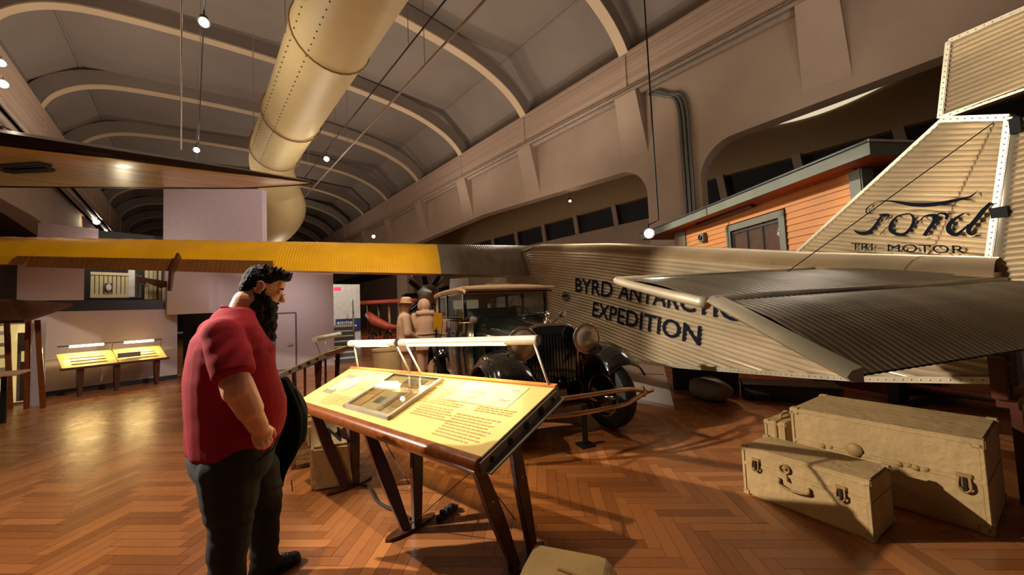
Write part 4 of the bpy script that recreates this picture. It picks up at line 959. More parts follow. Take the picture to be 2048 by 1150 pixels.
# reading lamps on slanting arms above the back edge
T1, T0 = V(P(1074, 680, 2.62)), V(P(703, 687, 3.88)); 
def tb_(t): return T0.lerp(T1, t)
tj = .335
for nm, t0, t1, g0, g1 in (('lamp_tube', -.01, tj-.012, .05, .27), ('lamp_tube', tj+.012, 1.0, .40, .88)):
    mb = MB(); mb.tube([tb_(t0), tb_(t1)], .034, 20); lt = obj(nm, mb, m_tubew, RP, world=True, smooth=40)
    mb = MB(); mb.tube([tb_(t1), tb_(t1)+(T1-T0).normalized()*.012], .037, 20); obj('end_cap', mb, m_grey, lt, world=True, smooth=40)
    dn = (V((0, 0, -1))-bh*.35).normalized(); mb = MB(); d = (T1-T0).normalized(); s = d.cross(dn)
    rs = []
    for t in (g0, g1): c = tb_(t); rs.append([c+(dn*math.cos(a)+s*math.sin(a))*.036 for a in [R(x) for x in range(-48, 49, 12)]]+[c+dn*.02])
    mb.rings(rs); obj('lamp_diffuser', mb, m_glowY, lt, world=True)
    la = light('AREA', 'reading_lamp', tb_((g0+g1)/2)+dn*.06, 8*(g1-g0)/.5, (1, .72, .3), aim=tb_((g0+g1)/2)+dn-bh*.15, size=(T1-T0).length*(g1-g0), size_y=.05)
    zz = -dn; xx = d; yy = zz.cross(xx); mm = Matrix((xx, yy, zz)).transposed().to_4x4(); mm.translation = la.location; la.matrix_world = mm
for u, t in ((.06, .02), (.40, tj-.02), (.46, tj+.04), (.98, .985)):
    mb = MB(); mb.tube([pq(u, .985, .01), tb_(t)], .0085, 8); obj('lamp_arm', mb, m_tubew, RP, world=True, smooth=True)
# ---- second panel beyond, end face towards us
G0, G1 = P(560, 746, 5.15), P(648, 706, 5.45); dirA = (F0-F1).normalized(); dirA.z = 0
S2 = thing('second_reading_rail', 'narrower dark wooden reading rail beyond the first, its pierced end plate facing us', 'display', (G0.x, G0.y, 0), 0)
Lr = 1.5; n_ = V((math.sin(R(33)), math.cos(R(33)), 0)); E0, E1 = G0+n_*Lr, G1+n_*Lr; N2 = (G1-G0).cross(E0-G0).normalized(); N2 = N2 if N2.z > 0 else -N2
def q2(u, v, w): return (G0.lerp(E0, u)).lerp(G1.lerp(E1, u), v)+N2*w
def b2(u0, u1, v0, v1, w0, w1): return MB().hexa([q2(u0, v0, w0), q2(u1, v0, w0), q2(u1, v1, w0), q2(u0, v1, w0), q2(u0, v0, w1), q2(u1, v0, w1), q2(u1, v1, w1), q2(u0, v1, w1)])
obj('tray', b2(0, 1, 0, 1, -.07, -.01), m_dwood, S2, world=True); obj('printed_board', b2(-.01, 1, 0, 1, -.01, .004), m_print, S2, world=True)
e2 = obj('end_plate', b2(-.012, -.002, .0, 1, -.075, -.01), m_grey, S2, world=True)
gd = (G1-G0).normalized(); gn = (G0-E0).normalized()
for v, rr in ((.2, .02), (.42, .022), (.62, .028), (.82, .02)):
    c = q2(-.013, v, -.042); mb = MB(); mb.prism([c+gd*rr*math.cos(2*math.pi*k/12)+N2*rr*math.sin(2*math.pi*k/12) for k in range(12)], gn*.003); obj('round_hole', mb, m_hole, e2, world=True)
for px, py, v in ((600, 860, .2), (628, 850, .45), (640, 842, .8)):
    a = q2(.05, v, -.07); b = V((a.x+.12*(.5-v), a.y+.05, 0)); mb = MB(); mb.bar(a, b, .03, .07); obj('leg', mb, m_dwood, S2, world=True, bev=.004)
    a = q2(.6, v, -.07); b = V((a.x+.12*(.5-v), a.y+.05, 0)); mb = MB(); mb.bar(a, b, .03, .07); obj('leg', mb, m_dwood, S2, world=True, bev=.004)
c0 = P(629, 679, 5.3); c1 = c0+(P(645, 682, 5.6)-c0); mb = MB(); mb.tube([c0, c0+n_*1.1], .04, 14); lt = obj('lamp_tube', mb, m_tubew, S2, world=True, smooth=40)
mb = MB(); mb.tube([c0, q2(.0, .92, 0)], .01, 6); mb.tube([P(650, 684, 5.9), P(662, 710, 5.9)], .012, 6); obj('lamp_arm', mb, m_tubew, S2, world=True)
# ================================================================= TRUNKS
def trunk(name, label, cat, loc, size, az=90, group=None, lid=.62, hw='suit', bev=.012, m=m_trunk):
    """size x (depth away from front), y (width), z; the front face is the local -x face"""
    dx, dy, dz = size; t = thing(name, label, cat, loc, az, group)
    b = MB().box((0, -dy/2, 0), (dx, dy/2, dz*lid-.003)); obj('trunk_body', b, m, t, bev=bev)
    l = obj('lid', MB().box((0, -dy/2, dz*lid+.001), (dx, dy/2, dz)), m, t, bev=bev)
    mb = MB(); mb.box((-.008, -dy/2+.004, dz*lid-.014), (dx+.006, dy/2-.004, dz*lid+.012)); obj('seam_strip', mb, m, t, bev=.004)
    for s in (-1, 1):
        for x in (0, dx):
            for z in (0.0, dz):
                mb = MB(); cx_ = .04 if dz < .45 else .055; mb.box((x-.006 if x == 0 else x-cx_, s*dy/2-(cx_ if s > 0 else .006), (z if z == 0 else z-cx_)-(0 if z == 0 else -.004)), (x+cx_ if x == 0 else x+.006, s*dy/2+(.006 if s > 0 else cx_), (cx_ if z == 0 else z+.005)))
                obj('corner_guard', mb, m, t, bev=.006)
        mb = MB(); w = .022; y = s*dy/2; mb.box((-.006, y-(w if s > 0 else 0), .02), (.0, y+(0 if s > 0 else w), dz-.02)); obj('edge_binding', mb, m, t, bev=.003)
    mb = MB(); mb.box((-.007, -dy/2+.02, dz-.03), (0, dy/2-.02, dz-.004)); obj('edge_binding', mb, m, t, bev=.003)
    return t
def latch(t, y, z, sc=1):
    mb = MB(); mb.box((-.012, y-.028*sc, z-.035*sc), (-.002, y+.028*sc, z+.04*sc)); l = obj('latch', mb, m_trunkd, t, bev=.004)
    mb = MB(); mb.tube(catmull([(-.014, y-.018*sc, z+.02*sc), (-.022, y-.022*sc, z-.03*sc), (-.022, y, z-.055*sc), (-.022, y+.022*sc, z-.03*sc), (-.014, y+.018*sc, z+.02*sc)], 3), .005*sc, 6); obj('hasp_loop', mb, m_trunkd, l, smooth=True)
    mb = MB(); mb.box((-.02, y-.007*sc, z-.05*sc), (-.011, y+.007*sc, z+.02*sc)); obj('hasp_slot', mb, m_hole, l)
t1 = trunk('suitcase_trunk', 'small tan trunk with two latches and a ring lock, nearest of the right-hand group', 'trunk', (3.15, .715, 0), (.37, .74, .36), 100, lid=.66)
latch(t1, .27, .255); latch(t1, -.23, .245)
mb = MB(); mb.tube([(-.012, .08+.03*math.cos(2*math.pi*k/16), .28+.03*math.sin(2*math.pi*k/16)) for k in range(16)], .007, 6, close=True); mb.tube([(-.012, .075, .25), (-.012, .06, .2)], .008, 6); mb.ell((-.01, .08, .285), (.008, .016, .016)); obj('lock_ring', mb, m_trunkd, t1, smooth=True)
mb = MB(); mb.tube(catmull([(-.01, .12, .185), (-.03, .11, .17), (-.034, .04, .155), (-.03, -.05, .165), (-.01, -.06, .18)], 3), .008, 6); mb.box((-.02, .11, .165), (-.0, .125, .205)); mb.box((-.02, -.065, .16), (-.0, -.05, .2)); obj('carry_handle', mb, m_trunkd, t1, smooth=True)
t2 = trunk('steamer_trunk', 'largest tan trunk with a round lock, directly behind the small latched trunk', 'trunk', (3.7, .38, 0), (.68, 1.0, .565), 98, lid=.55)
latch(t2, -.41, .3, 1.2)
mb = MB(); mb.lathe([(0, .05), (.012, .045), (.016, .02), (.02, 0)], (-.004, .11, .335), (-1, 0, 0), 18); mb.tube([(-.012, .11+.034*math.cos(2*math.pi*k/16), .335+.034*math.sin(2*math.pi*k/16)) for k in range(16)], .006, 6, close=True); obj('round_lock', mb, m_trunkd, t2, smooth=True)
for y in (-.12, -.2, .3):
    mb = MB(); mb.ell((-.006, y, .31), (.012, .022, .018)); mb.ell((-.006, y-.05, .315), (.01, .016, .014)); obj('lid_stud', mb, m_trunkd, t2, smooth=True)
t3 = trunk('upright_suitcase', 'small tan suitcase standing upright behind the left end of the largest trunk', 'suitcase', (3.86, 1.02, 0), (.42, .16, .4), 98, lid=.5, bev=.008)
mb = MB(); mb.tube(catmull([(.12, -.0, .4), (.14, 0, .43), (.26, 0, .43), (.28, 0, .4)], 3), .01, 6); obj('carry_handle', mb, m_trunkd, t3, smooth=True)
mb = MB(); mb.box((-.012, -.02, .0), (.43, .0, .405)); obj('case_strap', mb, m_trunkd, t3, bev=.003)
# trunk at the bottom edge of the picture
a, b = Z(1085, 1088, .3), Z(1215, 1112, .3); c = a.lerp(b, .5); az_ = math.degrees(math.atan2((b-a).x, (b-a).y))
t4 = thing('rounded_top_case', 'tan case with rounded end lying by the front right leg, cut by the picture bottom', 'case', (a.x, a.y, 0), az_)
Lc = (b-a).length+.14; mb = MB()
prof = []
for i in range(13):
    t = i/12; x = -.03+Lc*t; e = (1-max(0, (t-.7)/.3)**2.2)
    prof.append([(x, -.46, 0), (x, .02, 0), (x, .02, .24*e+.02), (x, -.02, .29*e+.015), (x, -.22, .31*e+.012), (x, -.42, .29*e+.015), (x, -.46, .24*e+.02)])
mb.rings(prof); obj('case_shell', mb, m_trunk, t4, smooth=35)
mb = MB(); mb.bar((.12, -.18, .318), (.3, -.22, .32), .022, .014); obj('strap_end', mb, m_trunkd, t4, bev=.004)
mb = MB(); mb.tube([(.38+.028*math.cos(2*math.pi*k/14), -.32+.028*math.sin(2*math.pi*k/14), .26) for k in range(14)], .007, 6, close=True); mb.ell((.38, -.32, .26), (.018, .018, .014)); mb.tube([(.34, -.26, .27), (.42, -.25, .25)], .008, 6); obj('lock_ring', mb, m_trunkd, t4, smooth=True)
# upright case with stencilled letters under the left end of the panel
a = Z(700, 950); t5 = thing('stencilled_case', 'upright tan case with IN stencilled on its sloping top, behind the panel leg', 'case', tuple(Z(623, 985)), 100)
k_ = lambda px, py, c: toL(t5, P(px, py, c))
mb = MB(); mb.hexa([(0, -.0, 0), (.34, -.1, 0), (.34, .36, 0), (0, .36, 0), (0, -.0, .36), (.3, -.06, .36), (.3, .36, .5), (.02, .36, .5)]); obj('case_body', mb, m_trunk, t5, bev=.02)
mb = MB(); textquad(mb, 'IN', (.1, .06, .382), (.24, .0, .364), (.24, .2, .438), (.1, .22, .447), (0, -.3, 1), .012, .02); obj('stencil_letters', mb, m_black, t5)
mb = MB(); mb.tube([(-.01, .08, .36), (-.01, .2, .42)], .01, 6); obj('edge_binding', mb, m_trunkd, t5)
t6 = thing('round_cornered_case', 'closed tan case on the floor just behind the stencilled case', 'case', (t5.location.x-.05, t5.location.y+.62, 0), 100)
mb = MB(); mb.box((0, 0, 0), (.42, .4, .44)); obj('case_body', mb, m_trunk, t6, bev=.05)
mb = MB(); mb.tube(catmull([(.1, .1, .44), (.12, .1, .47), (.28, .1, .47), (.3, .1, .44)], 3), .012, 6); obj('carry_handle', mb, m_trunkd, t6, smooth=True)
mb = MB(); mb.box((-.006, -.006, .24), (.426, .406, .262)); obj('seam_strip', mb, m_trunkd, t6)
# floor cable and socket strip
fcb = thing('floor_cable', 'thick black power cable snaking over the floor between the panel feet', 'cable', tuple(Z(720, 968)), 90)
pts = [tuple(Z(x, y, .012)) for x, y in ((712, 966), (738, 975), (752, 1000), (775, 1015), (800, 1026), (822, 1038))]
mb = MB(); mb.tube(catmull(pts, 6), .011, 8); obj('cable_run', mb, m_gap, fcb, world=True, smooth=True)
stp = thing('socket_strip', 'short black socket strip lying behind the middle foot plate', 'socket strip', tuple(Z(895, 1030)), 70)
obj('strip_body', MB().box((-.1, -.025, 0), (.1, .025, .035)), m_black, stp, bev=.005)
for i in range(3): obj('plug', MB().box((-.07+i*.05, -.018, .035), (-.04+i*.05, .018, .06)), m_darkvoid, stp, bev=.004)
# ================================================================= THE VISITOR (frame: x forward, y to his left)
MAN = thing('person', 'bearded person in red T-shirt and dark jeans looking down at the reading panel', 'person', (.17, 2.5, 0), 85)
Ry = lambda a: Matrix.Rotation(R(a), 3, 'Y')
HCn = V((.14, 0, 1.665)); HR_ = Matrix.Rotation(R(-14), 3, 'Z') @ Ry(22)
def H(x, y, z): return HCn+HR_ @ V((x, y, z))
b = MB()
b.ell(H(-.012, 0, .03), (.1, .077, .094), HR_, 24, 16); b.ell(H(.03, 0, -.035), (.066, .06, .082), HR_, 20, 14)
b.ell(H(.062, 0, .045), (.036, .055, .04), HR_); b.ell(H(.076, 0, .018), (.02, .05, .011), HR_)       # forehead, brow ridge
b.ell(H(.055, .03, -.02), (.032, .022, .025), HR_); b.ell(H(.055, -.03, -.02), (.032, .022, .025), HR_)      # cheeks
for i in range(7):
    t = i/6; b.ell(H(.088+.03*t, 0, .008-.042*t), (.012, .009+.005*t, .011), HR_)
for s in (1, -1): b.ell(H(.106, s*.012, -.037), (.012, .009, .009), HR_); b.ell(H(.09, s*.006, -.063), (.011, .017, .006), HR_); b.ell(H(.088, s*.005, -.075), (.011, .015, .007), HR_)
b.ell(H(.05, 0, -.09), (.035, .04, .03), HR_)
for s in (1, -1):                                                                                           # ears
    for k in range(11):
        a = R(-150+k*27); b.ell(H(-.012+.018*math.cos(a)-.004, s*(.088+.005*math.sin(a)), -.002+.03*math.sin(a)), .0075, nu=8, nv=6)
    b.ell(H(-.01, s*.08, -.004), (.016, .01, .026), HR_); b.ell(H(-.004, s*.084, -.03), (.009, .006, .009), HR_)
capsule(b, (.01, 0, 1.44), .075, (.065, 0, 1.59), .07, 8); capsule(b, (.035, 0, 1.5), .07, (.1, 0, 1.6), .062, 6)
capsule(b, (-.04, -.2, 1.4), .05, (-.02, .2, 1.4), .05, 8); capsule(b, (-.02, 0, 1.4), .11, (.0, 0, 1.1), .15, 8)
# right arm, hand half in the pocket
capsule(b, (-.075, -.24, 1.39), .058, (-.035, -.345, 1.17), .066, 12); capsule(b, (-.035, -.345, 1.17), .062, (.045, -.335, .985), .043, 12); capsule(b, (-.035, -.345, 1.19), .064, (.01, -.342, 1.07), .058, 8)
b.ell((.062, -.325, .94), (.046, .028, .047), Ry(-25)); capsule(b, (.045, -.335, .985), .036, (.055, -.33, .96), .034, 4)
fing = [((.045, -.268, .905), (.05, -.285, .872), (.068, -.27, .85)), ((.065, -.272, .9), (.074, -.288, .866), (.088, -.27, .845)), ((.086, -.27, .9), (.096, -.284, .868), (.106, -.265, .85)), ((.104, -.262, .905), (.114, -.274, .878), (.12, -.255, .862))]
for i, (p, q, r_) in enumerate(fing):
    p, q, r_ = [V(w_)+V((-.018, -.062, .028)) for w_ in (p, q, r_)]
    rr = (.0098, .0108, .0105, .0092)[i]; capsule(b, p, rr+.001, q, rr, 6); capsule(b, q, rr, r_, rr*.9, 5)
capsule(b, (.085, -.312, .965), .014, (.112, -.302, .94), .012, 6); capsule(b, (.112, -.302, .94), .012, (.122, -.298, .91), .0095, 5)
# left arm, bent, coat over it
capsule(b, (-.045, .24, 1.39), .058, (.0, .32, 1.15), .066, 10); capsule(b, (.0, .32, 1.15), .062, (.2, .3, 1.04), .042, 10); b.ell((.235, .295, 1.025), (.045, .028, .042))
for i in range(4): z = 1.05-i*.019; capsule(b, (.25, .3, z), .0105, (.285, .305, z-.01), .01, 5); capsule(b, (.285, .305, z-.01), .01, (.288, .275, z-.014), .009, 5)
capsule(b, (.235, .27, 1.04), .013, (.28, .262, 1.035), .01, 6)
body = blob('body', b, .0055, m_skin, MAN, 3)
# shirt: rings of the heavy torso plus sleeves
tor = [(1.56, -.05, .09, .085), (1.535, -.08, .1, .125), (1.5, -.1, .095, .19), (1.46, -.132, .11, .24), (1.4, -.165, .14, .265), (1.3, -.19, .172, .268), (1.2, -.2, .192, .265), (1.12, -.2, .214, .265), (1.04, -.197, .234, .268), (.96, -.195, .23, .27), (.9, -.192, .212, .27), (.855, -.19, .192, .27), (.825, -.188, .178, .27)]
def torso_rings(tor, k=28, hem=None):
    rs = []
    for z, x0, x1, hw in tor:
        c = (x0+x1)/2; rx = (x1-x0)/2; r = []
        for i in range(k):
            a = 2*math.pi*i/k; ca, sa_ = math.cos(a), math.sin(a); y = hw*math.copysign(abs(sa_)**.85, sa_); x = c+rx*math.copysign(abs(ca)**.85, ca); r.append((x, y, z))
        rs.append(r)
    return rs
b = MB(); b.rings(torso_rings(tor))
for s in (1, -1):
    if s < 0: A_, B_ = V((-.075, s*.235, 1.42)), V((-.045, s*.34, 1.235))
    else: A_, B_ = V((-.045, s*.24, 1.425)), V((-.005, s*.335, 1.21))
    capsule(b, (-.03, s*.1, 1.45), .07, A_, .085, 6)
    capsule(b, A_, .08, A_.lerp(B_, .6), .08, 8); b.tube([A_, A_.lerp(B_, .5), B_], [.083, .086, .083], 20)
b.ell((.07, -.1, 1.33), (.1, .12, .085)); b.ell((.07, .1, 1.33), (.1, .12, .085)); b.ell((.1, 0, 1.03), (.14, .22, .15))
def shirt_fn(c, n):
    w = noise.noise(V((c.x*5, c.y*5, c.z*9)))*.006; 
    if 1.28 < c.z < 1.42 and c.y < -.1: w += .003*math.sin((c.x*1.2-c.z)*60)*max(0, 1-abs(c.z-1.36)/.08)
    if c.z < 1.0: w += .004*math.sin(math.atan2(c.y, c.x)*9)*(1.0-c.z)/.2
    if c.z > 1.5 and abs(c.y) < .1: w -= .002
    return c+n*(w+.003)
sh = blob('t_shirt', b, .0085, m_shirt, MAN, 9, shirt_fn)
mb = MB(); col = []
for k in range(24):
    a = 2*math.pi*k/24; col.append((.028-.075*math.cos(a), .084*math.sin(a), 1.528+.042*math.cos(a)))
mb.tube(col, .0075, 8, close=True); obj('collar', mb, m_shirt, sh, smooth=True)
# trousers
b = MB()
hip = [(.9, -.17, .16, .26), (.85, -.182, .17, .275), (.8, -.188, .175, .28), (.74, -.18, .165, .27), (.7, -.165, .15, .25)]
b.rings(torso_rings(hip))
def legc(pts):
    for (a, ra), (c, rc) in zip(pts[:-1], pts[1:]): capsule(b, a, ra, c, rc, 8)
legc([((-.03, -.13, .78), .145), ((-.03, -.135, .62), .122), ((-.03, -.14, .5), .094), ((-.045, -.14, .36), .086), ((-.045, -.14, .14), .07), ((-.04, -.14, .08), .072)])
legc([((.03, .12, .78), .14), ((.12, .14, .62), .125), ((.17, .15, .45), .095), ((.17, .15, .34), .085), ((.165, .15, .14), .072), ((.17, .15, .07), .075)])
def tro_fn(c, n):
    w = .008*noise.noise(V((c.x*7, c.y*7, c.z*14)))
    for zc in (.5, .12): w += .003*math.sin(c.z*95+c.x*30+c.y*20)*math.exp(-((c.z-zc)/.07)**2)
    return c+n*w
tr = blob('jeans', b, .01, m_trouser, MAN, 3, tro_fn)
mb = MB(); mb.tube([(.175, -.16, .87), (.13, -.235, .83), (.06, -.268, .8)], .005, 6); obj('pocket_seam', mb, m_trouser, tr)
# shoes
for (x, y, a) in ((-.04, -.14, -4), (.17, .15, 6)):
    b = MB(); Rz = Matrix.Rotation(R(a), 3, 'Z'); o_ = V((x, y, 0))
    for (dx, rx, ry, rz, z) in ((-.035, .05, .042, .05, .052), (.03, .06, .045, .05, .05), (.1, .06, .05, .036, .038), (.145, .045, .046, .03, .032)): b.ell(o_+Rz @ V((dx, 0, z)), (rx, ry, rz), Rz)
    capsule(b, o_+V((-.03, 0, .07)), .045, o_+V((-.02, 0, .13)), .045, 4)
    so = blob('shoe', b, .007, m_shoe, MAN, 3, lambda c, n: V((c.x, c.y, max(c.z, .012))))
    mb = MB(); pts = []
    for k in range(24):
        t = 2*math.pi*k/24; dx = .055+.14*math.cos(t); w = .05*math.sin(t)*(1.05+.15*math.cos(t)); p = o_+Rz @ V((dx, w, 0)); pts.append((p.x, p.y, 0))
    mb.prism(pts, (0, 0, .022)); obj('sole', mb, m_black, so)
    mb = MB()
    for k in range(4): c = o_+Rz @ V((.05+k*.022, 0, .098-k*.008)); mb.tube([c+Rz @ V((0, -.025, -.004)), c+V((0, 0, .004)), c+Rz @ V((0, .025, -.004))], .0035, 6)
    obj('laces', mb, m_darkvoid, so)
# hair: short sides, tousled top
b = MB(); b.ell(H(-.017, 0, .036), (.1, .081, .096), HR_, 24, 16); b.ell(H(.03, 0, .098), (.078, .064, .034), HR_, 20, 12); b.ell(H(-.07, 0, -.01), (.042, .062, .07), HR_, 18, 12)
random.seed(11)
for k in range(46):
    u = random.uniform(-.06, .1); v = random.uniform(-.06, .06); z = .115-.5*(v*v)*12*.1-max(0, -u)*.25; a = random.uniform(-1, 1)
    p = H(u, v, z-.012); q = H(min(u+.012+.012*a, .098), v+.014*a, z+.014+random.random()*.012); capsule(b, p, .011, q, .005, 4)
def hair_fn(c, n):
    l = HR_.transposed() @ (c-HCn)
    w = .005*noise.noise(c*45)+.003*noise.noise(c*110)
    # clear the face and thin the hairline
    c = c+n*w*(1 if l.z > .05 else .4); l = HR_.transposed() @ (c-HCn)
    lim = .022+max(0, min(1, (l.z-.03)/.045))*.045 if l.z < .078 else .13
    if l.z < .03 and l.x > -.035 and abs(l.y) > .05: l.y = math.copysign(min(abs(l.y), .07), l.y)
    if l.x > lim: l.x = lim; l.y *= .86
    if l.z < -.03 and l.x > -.03: l.x = -.03
    return HCn+HR_ @ l
blob('hair', b, .0042, m_hair, body, 2, hair_fn)
# beard: full, long, reaching the chest
b = MB()
for (x, z, rx, ry, rz) in ((.1, 1.56, .062, .072, .062), (.108, 1.505, .058, .066, .052), (.125, 1.45, .05, .056, .05), (.14, 1.41, .045, .048, .045), (.15, 1.55, .058, .064, .05), (.152, 1.5, .055, .06, .05), (.158, 1.445, .047, .052, .05), (.163, 1.395, .038, .042, .042)): b.ell((x, -.012, z), (rx, ry, rz))
for (x, y, z, rx, ry, rz) in ((.035, 0, -.075, .062, .07, .045), (.055, 0, -.11, .058, .062, .05), (.015, 0, -.1, .05, .06, .05), (.0, .064, -.045, .028, .014, .04), (.0, -.064, -.045, .028, .014, .04), (.035, .055, -.065, .035, .02, .035), (.035, -.055, -.065, .035, .02, .035), (.075, .0, -.105, .035, .042, .03), (.0, .0, -.145, .045, .05, .04)):
    b.ell(H(x, y, z), (rx, ry, rz), HR_, 18, 12)
for s in (1, -1): capsule(b, H(.1, s*.006, -.053), .0065, H(.085, s*.034, -.07), .01, 6); capsule(b, H(.085, s*.034, -.07), .011, H(.07, s*.045, -.095), .02, 6)
blob('beard', b, .0042, m_hair, body, 2, lambda c, n: c+n*(.006*noise.noise(c*38)+.003*noise.noise(c*120)))
mb = MB()
for s in (1, -1): mb.tube([H(.092, s*.012, .026), H(.091, s*.03, .031), H(.08, s*.046, .024)], [.004, .005, .003], 6)
obj('eyebrow', mb, m_hair, body, smooth=True)
for s in (1, -1):
    mb = MB(); mb.ell(H(.078, s*.03, .001), .0115, nu=14, nv=10); ey = obj('eye', mb, m_white, body, smooth=True)
    mb = MB(); mb.ell(H(.0868, s*.03, -.003), (.004, .005, .005), HR_); obj('iris', mb, m_black, ey, smooth=True)
    mb = MB(); mb.ell(H(.079, s*.03, .005), (.0135, .015, .0095), HR_); obj('eyelid', mb, m_skin, ey, smooth=True)
mb = MB(); mb.ell(H(-.004, -.086, -.032), (.006, .004, .006), HR_); obj('ear_stud', mb, m_gold, body, smooth=True)
gl = None
for s in (1, -1):
    c = H(.112, s*.031, -.008); mb = MB(); ring = [c+HR_ @ V((-.006*abs(math.cos(a)), .023*math.cos(a), .017*math.sin(a))) for a in [2*math.pi*k/20 for k in range(20)]]
    mb.tube(ring, .0016, 6, close=True)
    if s > 0: mb.tube([H(.112, .009, -.004), H(.116, 0, -.001), H(.112, -.009, -.004)], .0014, 6)
    mb.tube([c+HR_ @ V((-.004, s*.022, .004)), H(.08, s*.074, .0), H(0, s*.084, .002), H(-.03, s*.082, -.012)], .0015, 6)
    g_ = obj('spectacles', mb, m_gold, body, smooth=True)
    mb = MB(); mb.prism(ring, HR_ @ V((.0006, 0, 0))); obj('lens', mb, m_lens, g_)
# coat over the left forearm
JK = thing('dark_green_coat', "dark green coat hanging over the visitor's far forearm beside the panel", 'coat', (.17, 2.5, 0), 85)
mb = MB(); rows = []
for i in range(26):
    t = i/25; z = 1.12-.66*t; xc = .265+.03*math.sin(math.pi*min(1, t*1.1)); w = (.05+.065*math.sin(math.pi*min(1, t*1.15)))*(1 if t < .7 else max(.15, 1-(t-.7)/.36)); d = (.1-.03*t)*(1 if t < .75 else max(.2, 1-(t-.75)/.3)); r = []
    for k in range(40):
        a = 2*math.pi*k/40; f_ = 1+.2*math.sin(a*5+t*2)*min(1, t*3)+.1*math.sin(a*9-t*3); r.append((xc+.02*t+w*f_*math.cos(a), .25+d*f_*math.sin(a), z+.02*math.sin(a*2+1)*t))
    rows.append(r)
mb.rings(rows); obj('coat_cloth', mb, m_jacket, JK, smooth=True)
mb = MB(); mb.rings([[V(p)*1 for p in (V(r[k])+V((.012, 0, 0)) for k in (36, 39, 2, 5))]+[V(r[5])-V((.02, 0, 0)), V(r[36])-V((.02, 0, 0))] for r in rows[3:18]]); obj('lapel_fold', mb, m_jacket, JK, smooth=True)
mb = MB(); mb.tube([(.33, .22, .47), (.335, .22, .4)], .003, 5); obj('loose_thread', mb, m_black, JK)
# ================================================================= CAST FIGURES beyond the panel
def figure(name, label, loc, az, hat):
    t = thing(name, label, 'statue', loc, az)
    b = MB()
    for s in (1, -1):
        capsule(b, (0, s*.1, .85), .12, (.02, s*.11, .48), .1, 8); capsule(b, (.02, s*.11, .48), .1, (0, s*.11, .08), .085, 8); b.ell((.05, s*.11, .05), (.13, .06, .05))
        capsule(b, (0, s*.22, 1.38), .085, (.02, s*.3, 1.12), .075, 8); capsule(b, (.02, s*.3, 1.12), .07, (.2, s*.2, 1.0), .055, 8); b.ell((.24, s*.19, 1.0), (.05, .035, .045))
    b.rings(torso_rings([(1.46, -.08, .07, .1), (1.4, -.12, .11, .2), (1.25, -.15, .15, .23), (1.05, -.15, .15, .21), (.9, -.16, .16, .24), (.62 if not hat else .8, -.18, .18, .27)], 20))
    b.ell((.03, 0, 1.6), (.095, .078, .12)); capsule(b, (0, 0, 1.42), .07, (.02, 0, 1.52), .06, 4)
    if not hat: b.ell((-.02, 0, 1.62), (.13, .12, .14)); capsule(b, (-.1, -.16, 1.45), .06, (-.1, .16, 1.45), .06, 6)
    blob('figure_body', b, .018, m_beige, t, 3, lambda c, n: c+n*(.008*noise.noise(V((c.x*9, c.y*9, c.z*4)))))
    mb = MB()
    if hat:
        mb.lathe([(0, .15), (.01, .16), (.02, .1), (.09, .095), (.12, .06), (.125, 0)], (.03, 0, 1.64), (0.05, 0, 1), 20); obj('hat', mb, m_beige, t, smooth=40)
        mb = MB(); mb.tube([(0, .1*0, 1.47), (.06, .05, 1.4), (.12, .02, 1.2)], [.05, .05, .02], 8); obj('scarf', mb, m_beige, t, smooth=True)
    else:
        mb = MB(); n = 18; mb.tube([(.08+.02*math.cos(2*math.pi*k/n), .11*math.cos(2*math.pi*k/n), 1.62+.13*math.sin(2*math.pi*k/n)) for k in range(n)], .035, 8, close=True); obj('fur_ruff', mb, m_beige, t, smooth=True)
    mb = MB(); mb.tube([(x, y, .98) for x, y in [(.17*math.cos(a), .235*math.sin(a)) for a in [2*math.pi*k/24 for k in range(24)]]], .018, 8, close=True); obj('belt', mb, m_beige, t, smooth=True)
    return t
a = P(810, 650, 6.6); figure('cast_figure', 'beige cast figure in a brimmed hat facing the hooded figure', (a.x, a.y, 0), 110, True)
a = P(850, 650, 8.4); figure('cast_figure', 'beige cast figure in a hooded coat seen from behind beside the car', (a.x, a.y, 0), 20, False)
# ================================================================= CLAPBOARD HOUSE behind the tail
HA = 32.3; hz = V((math.sin(R(HA)), math.cos(R(HA)), 0)); hn = V((hz.y, -hz.x, 0))    # hn points away from us
HO = V((7.87, .88, 0))+hz*-.15
HS = thing('clapboard_house', 'orange clapboard house with grey trim and low roof behind the aeroplane tail', 'house', tuple(HO), HA)
# local x along the wall going away from us, local y = left = towards us
def hl(px, py, c=0.0): return lp(HS, px, py, c)
LH = hl(1372, 470).x; zw = 3.3; RX = hl(1709, 400).x
zt_ = (hl(1700, 345).z+hl(1400, 447).z)/2
hx0 = RX
obj('wall_core', MB().box((hx0, -3.5, 0), (LH, -.03, zt_+.1)), m_soffit, HS)
nb = int((zt_-.9)/.118)
wa, wb_ = hl(1572, 430).x, hl(1455, 460).x; wz1 = hl(1510, 440).z+.03; wz0 = wz1-1.05
for i in range(nb+1):
    z = .9+i*.118
    segs = [(hx0, LH)] if z > wz1 or z+.118 < wz0 else [(hx0, wa), (wb_, LH)]
    for x0, x1 in segs:
        mb = MB(); mb.prism([(x0, -.03, z), (x0, .022, z), (x0, .004, z+.128), (x0, -.03, z+.128)], (x1-x0, 0, 0)); obj('clapboard', mb, m_house, HS)
obj('corner_board', MB().box((hx0-.14, -.03, 0), (hx0+.02, .045, zt_)), m_houset, HS); obj('corner_board', MB().box((hx0-.16, -.18, 0), (hx0-.14, .03, zt_)), m_houset, HS)
obj('corner_board', MB().box((LH-.02, -.03, 0), (LH+.16, .045, zt_)), m_houset, HS)
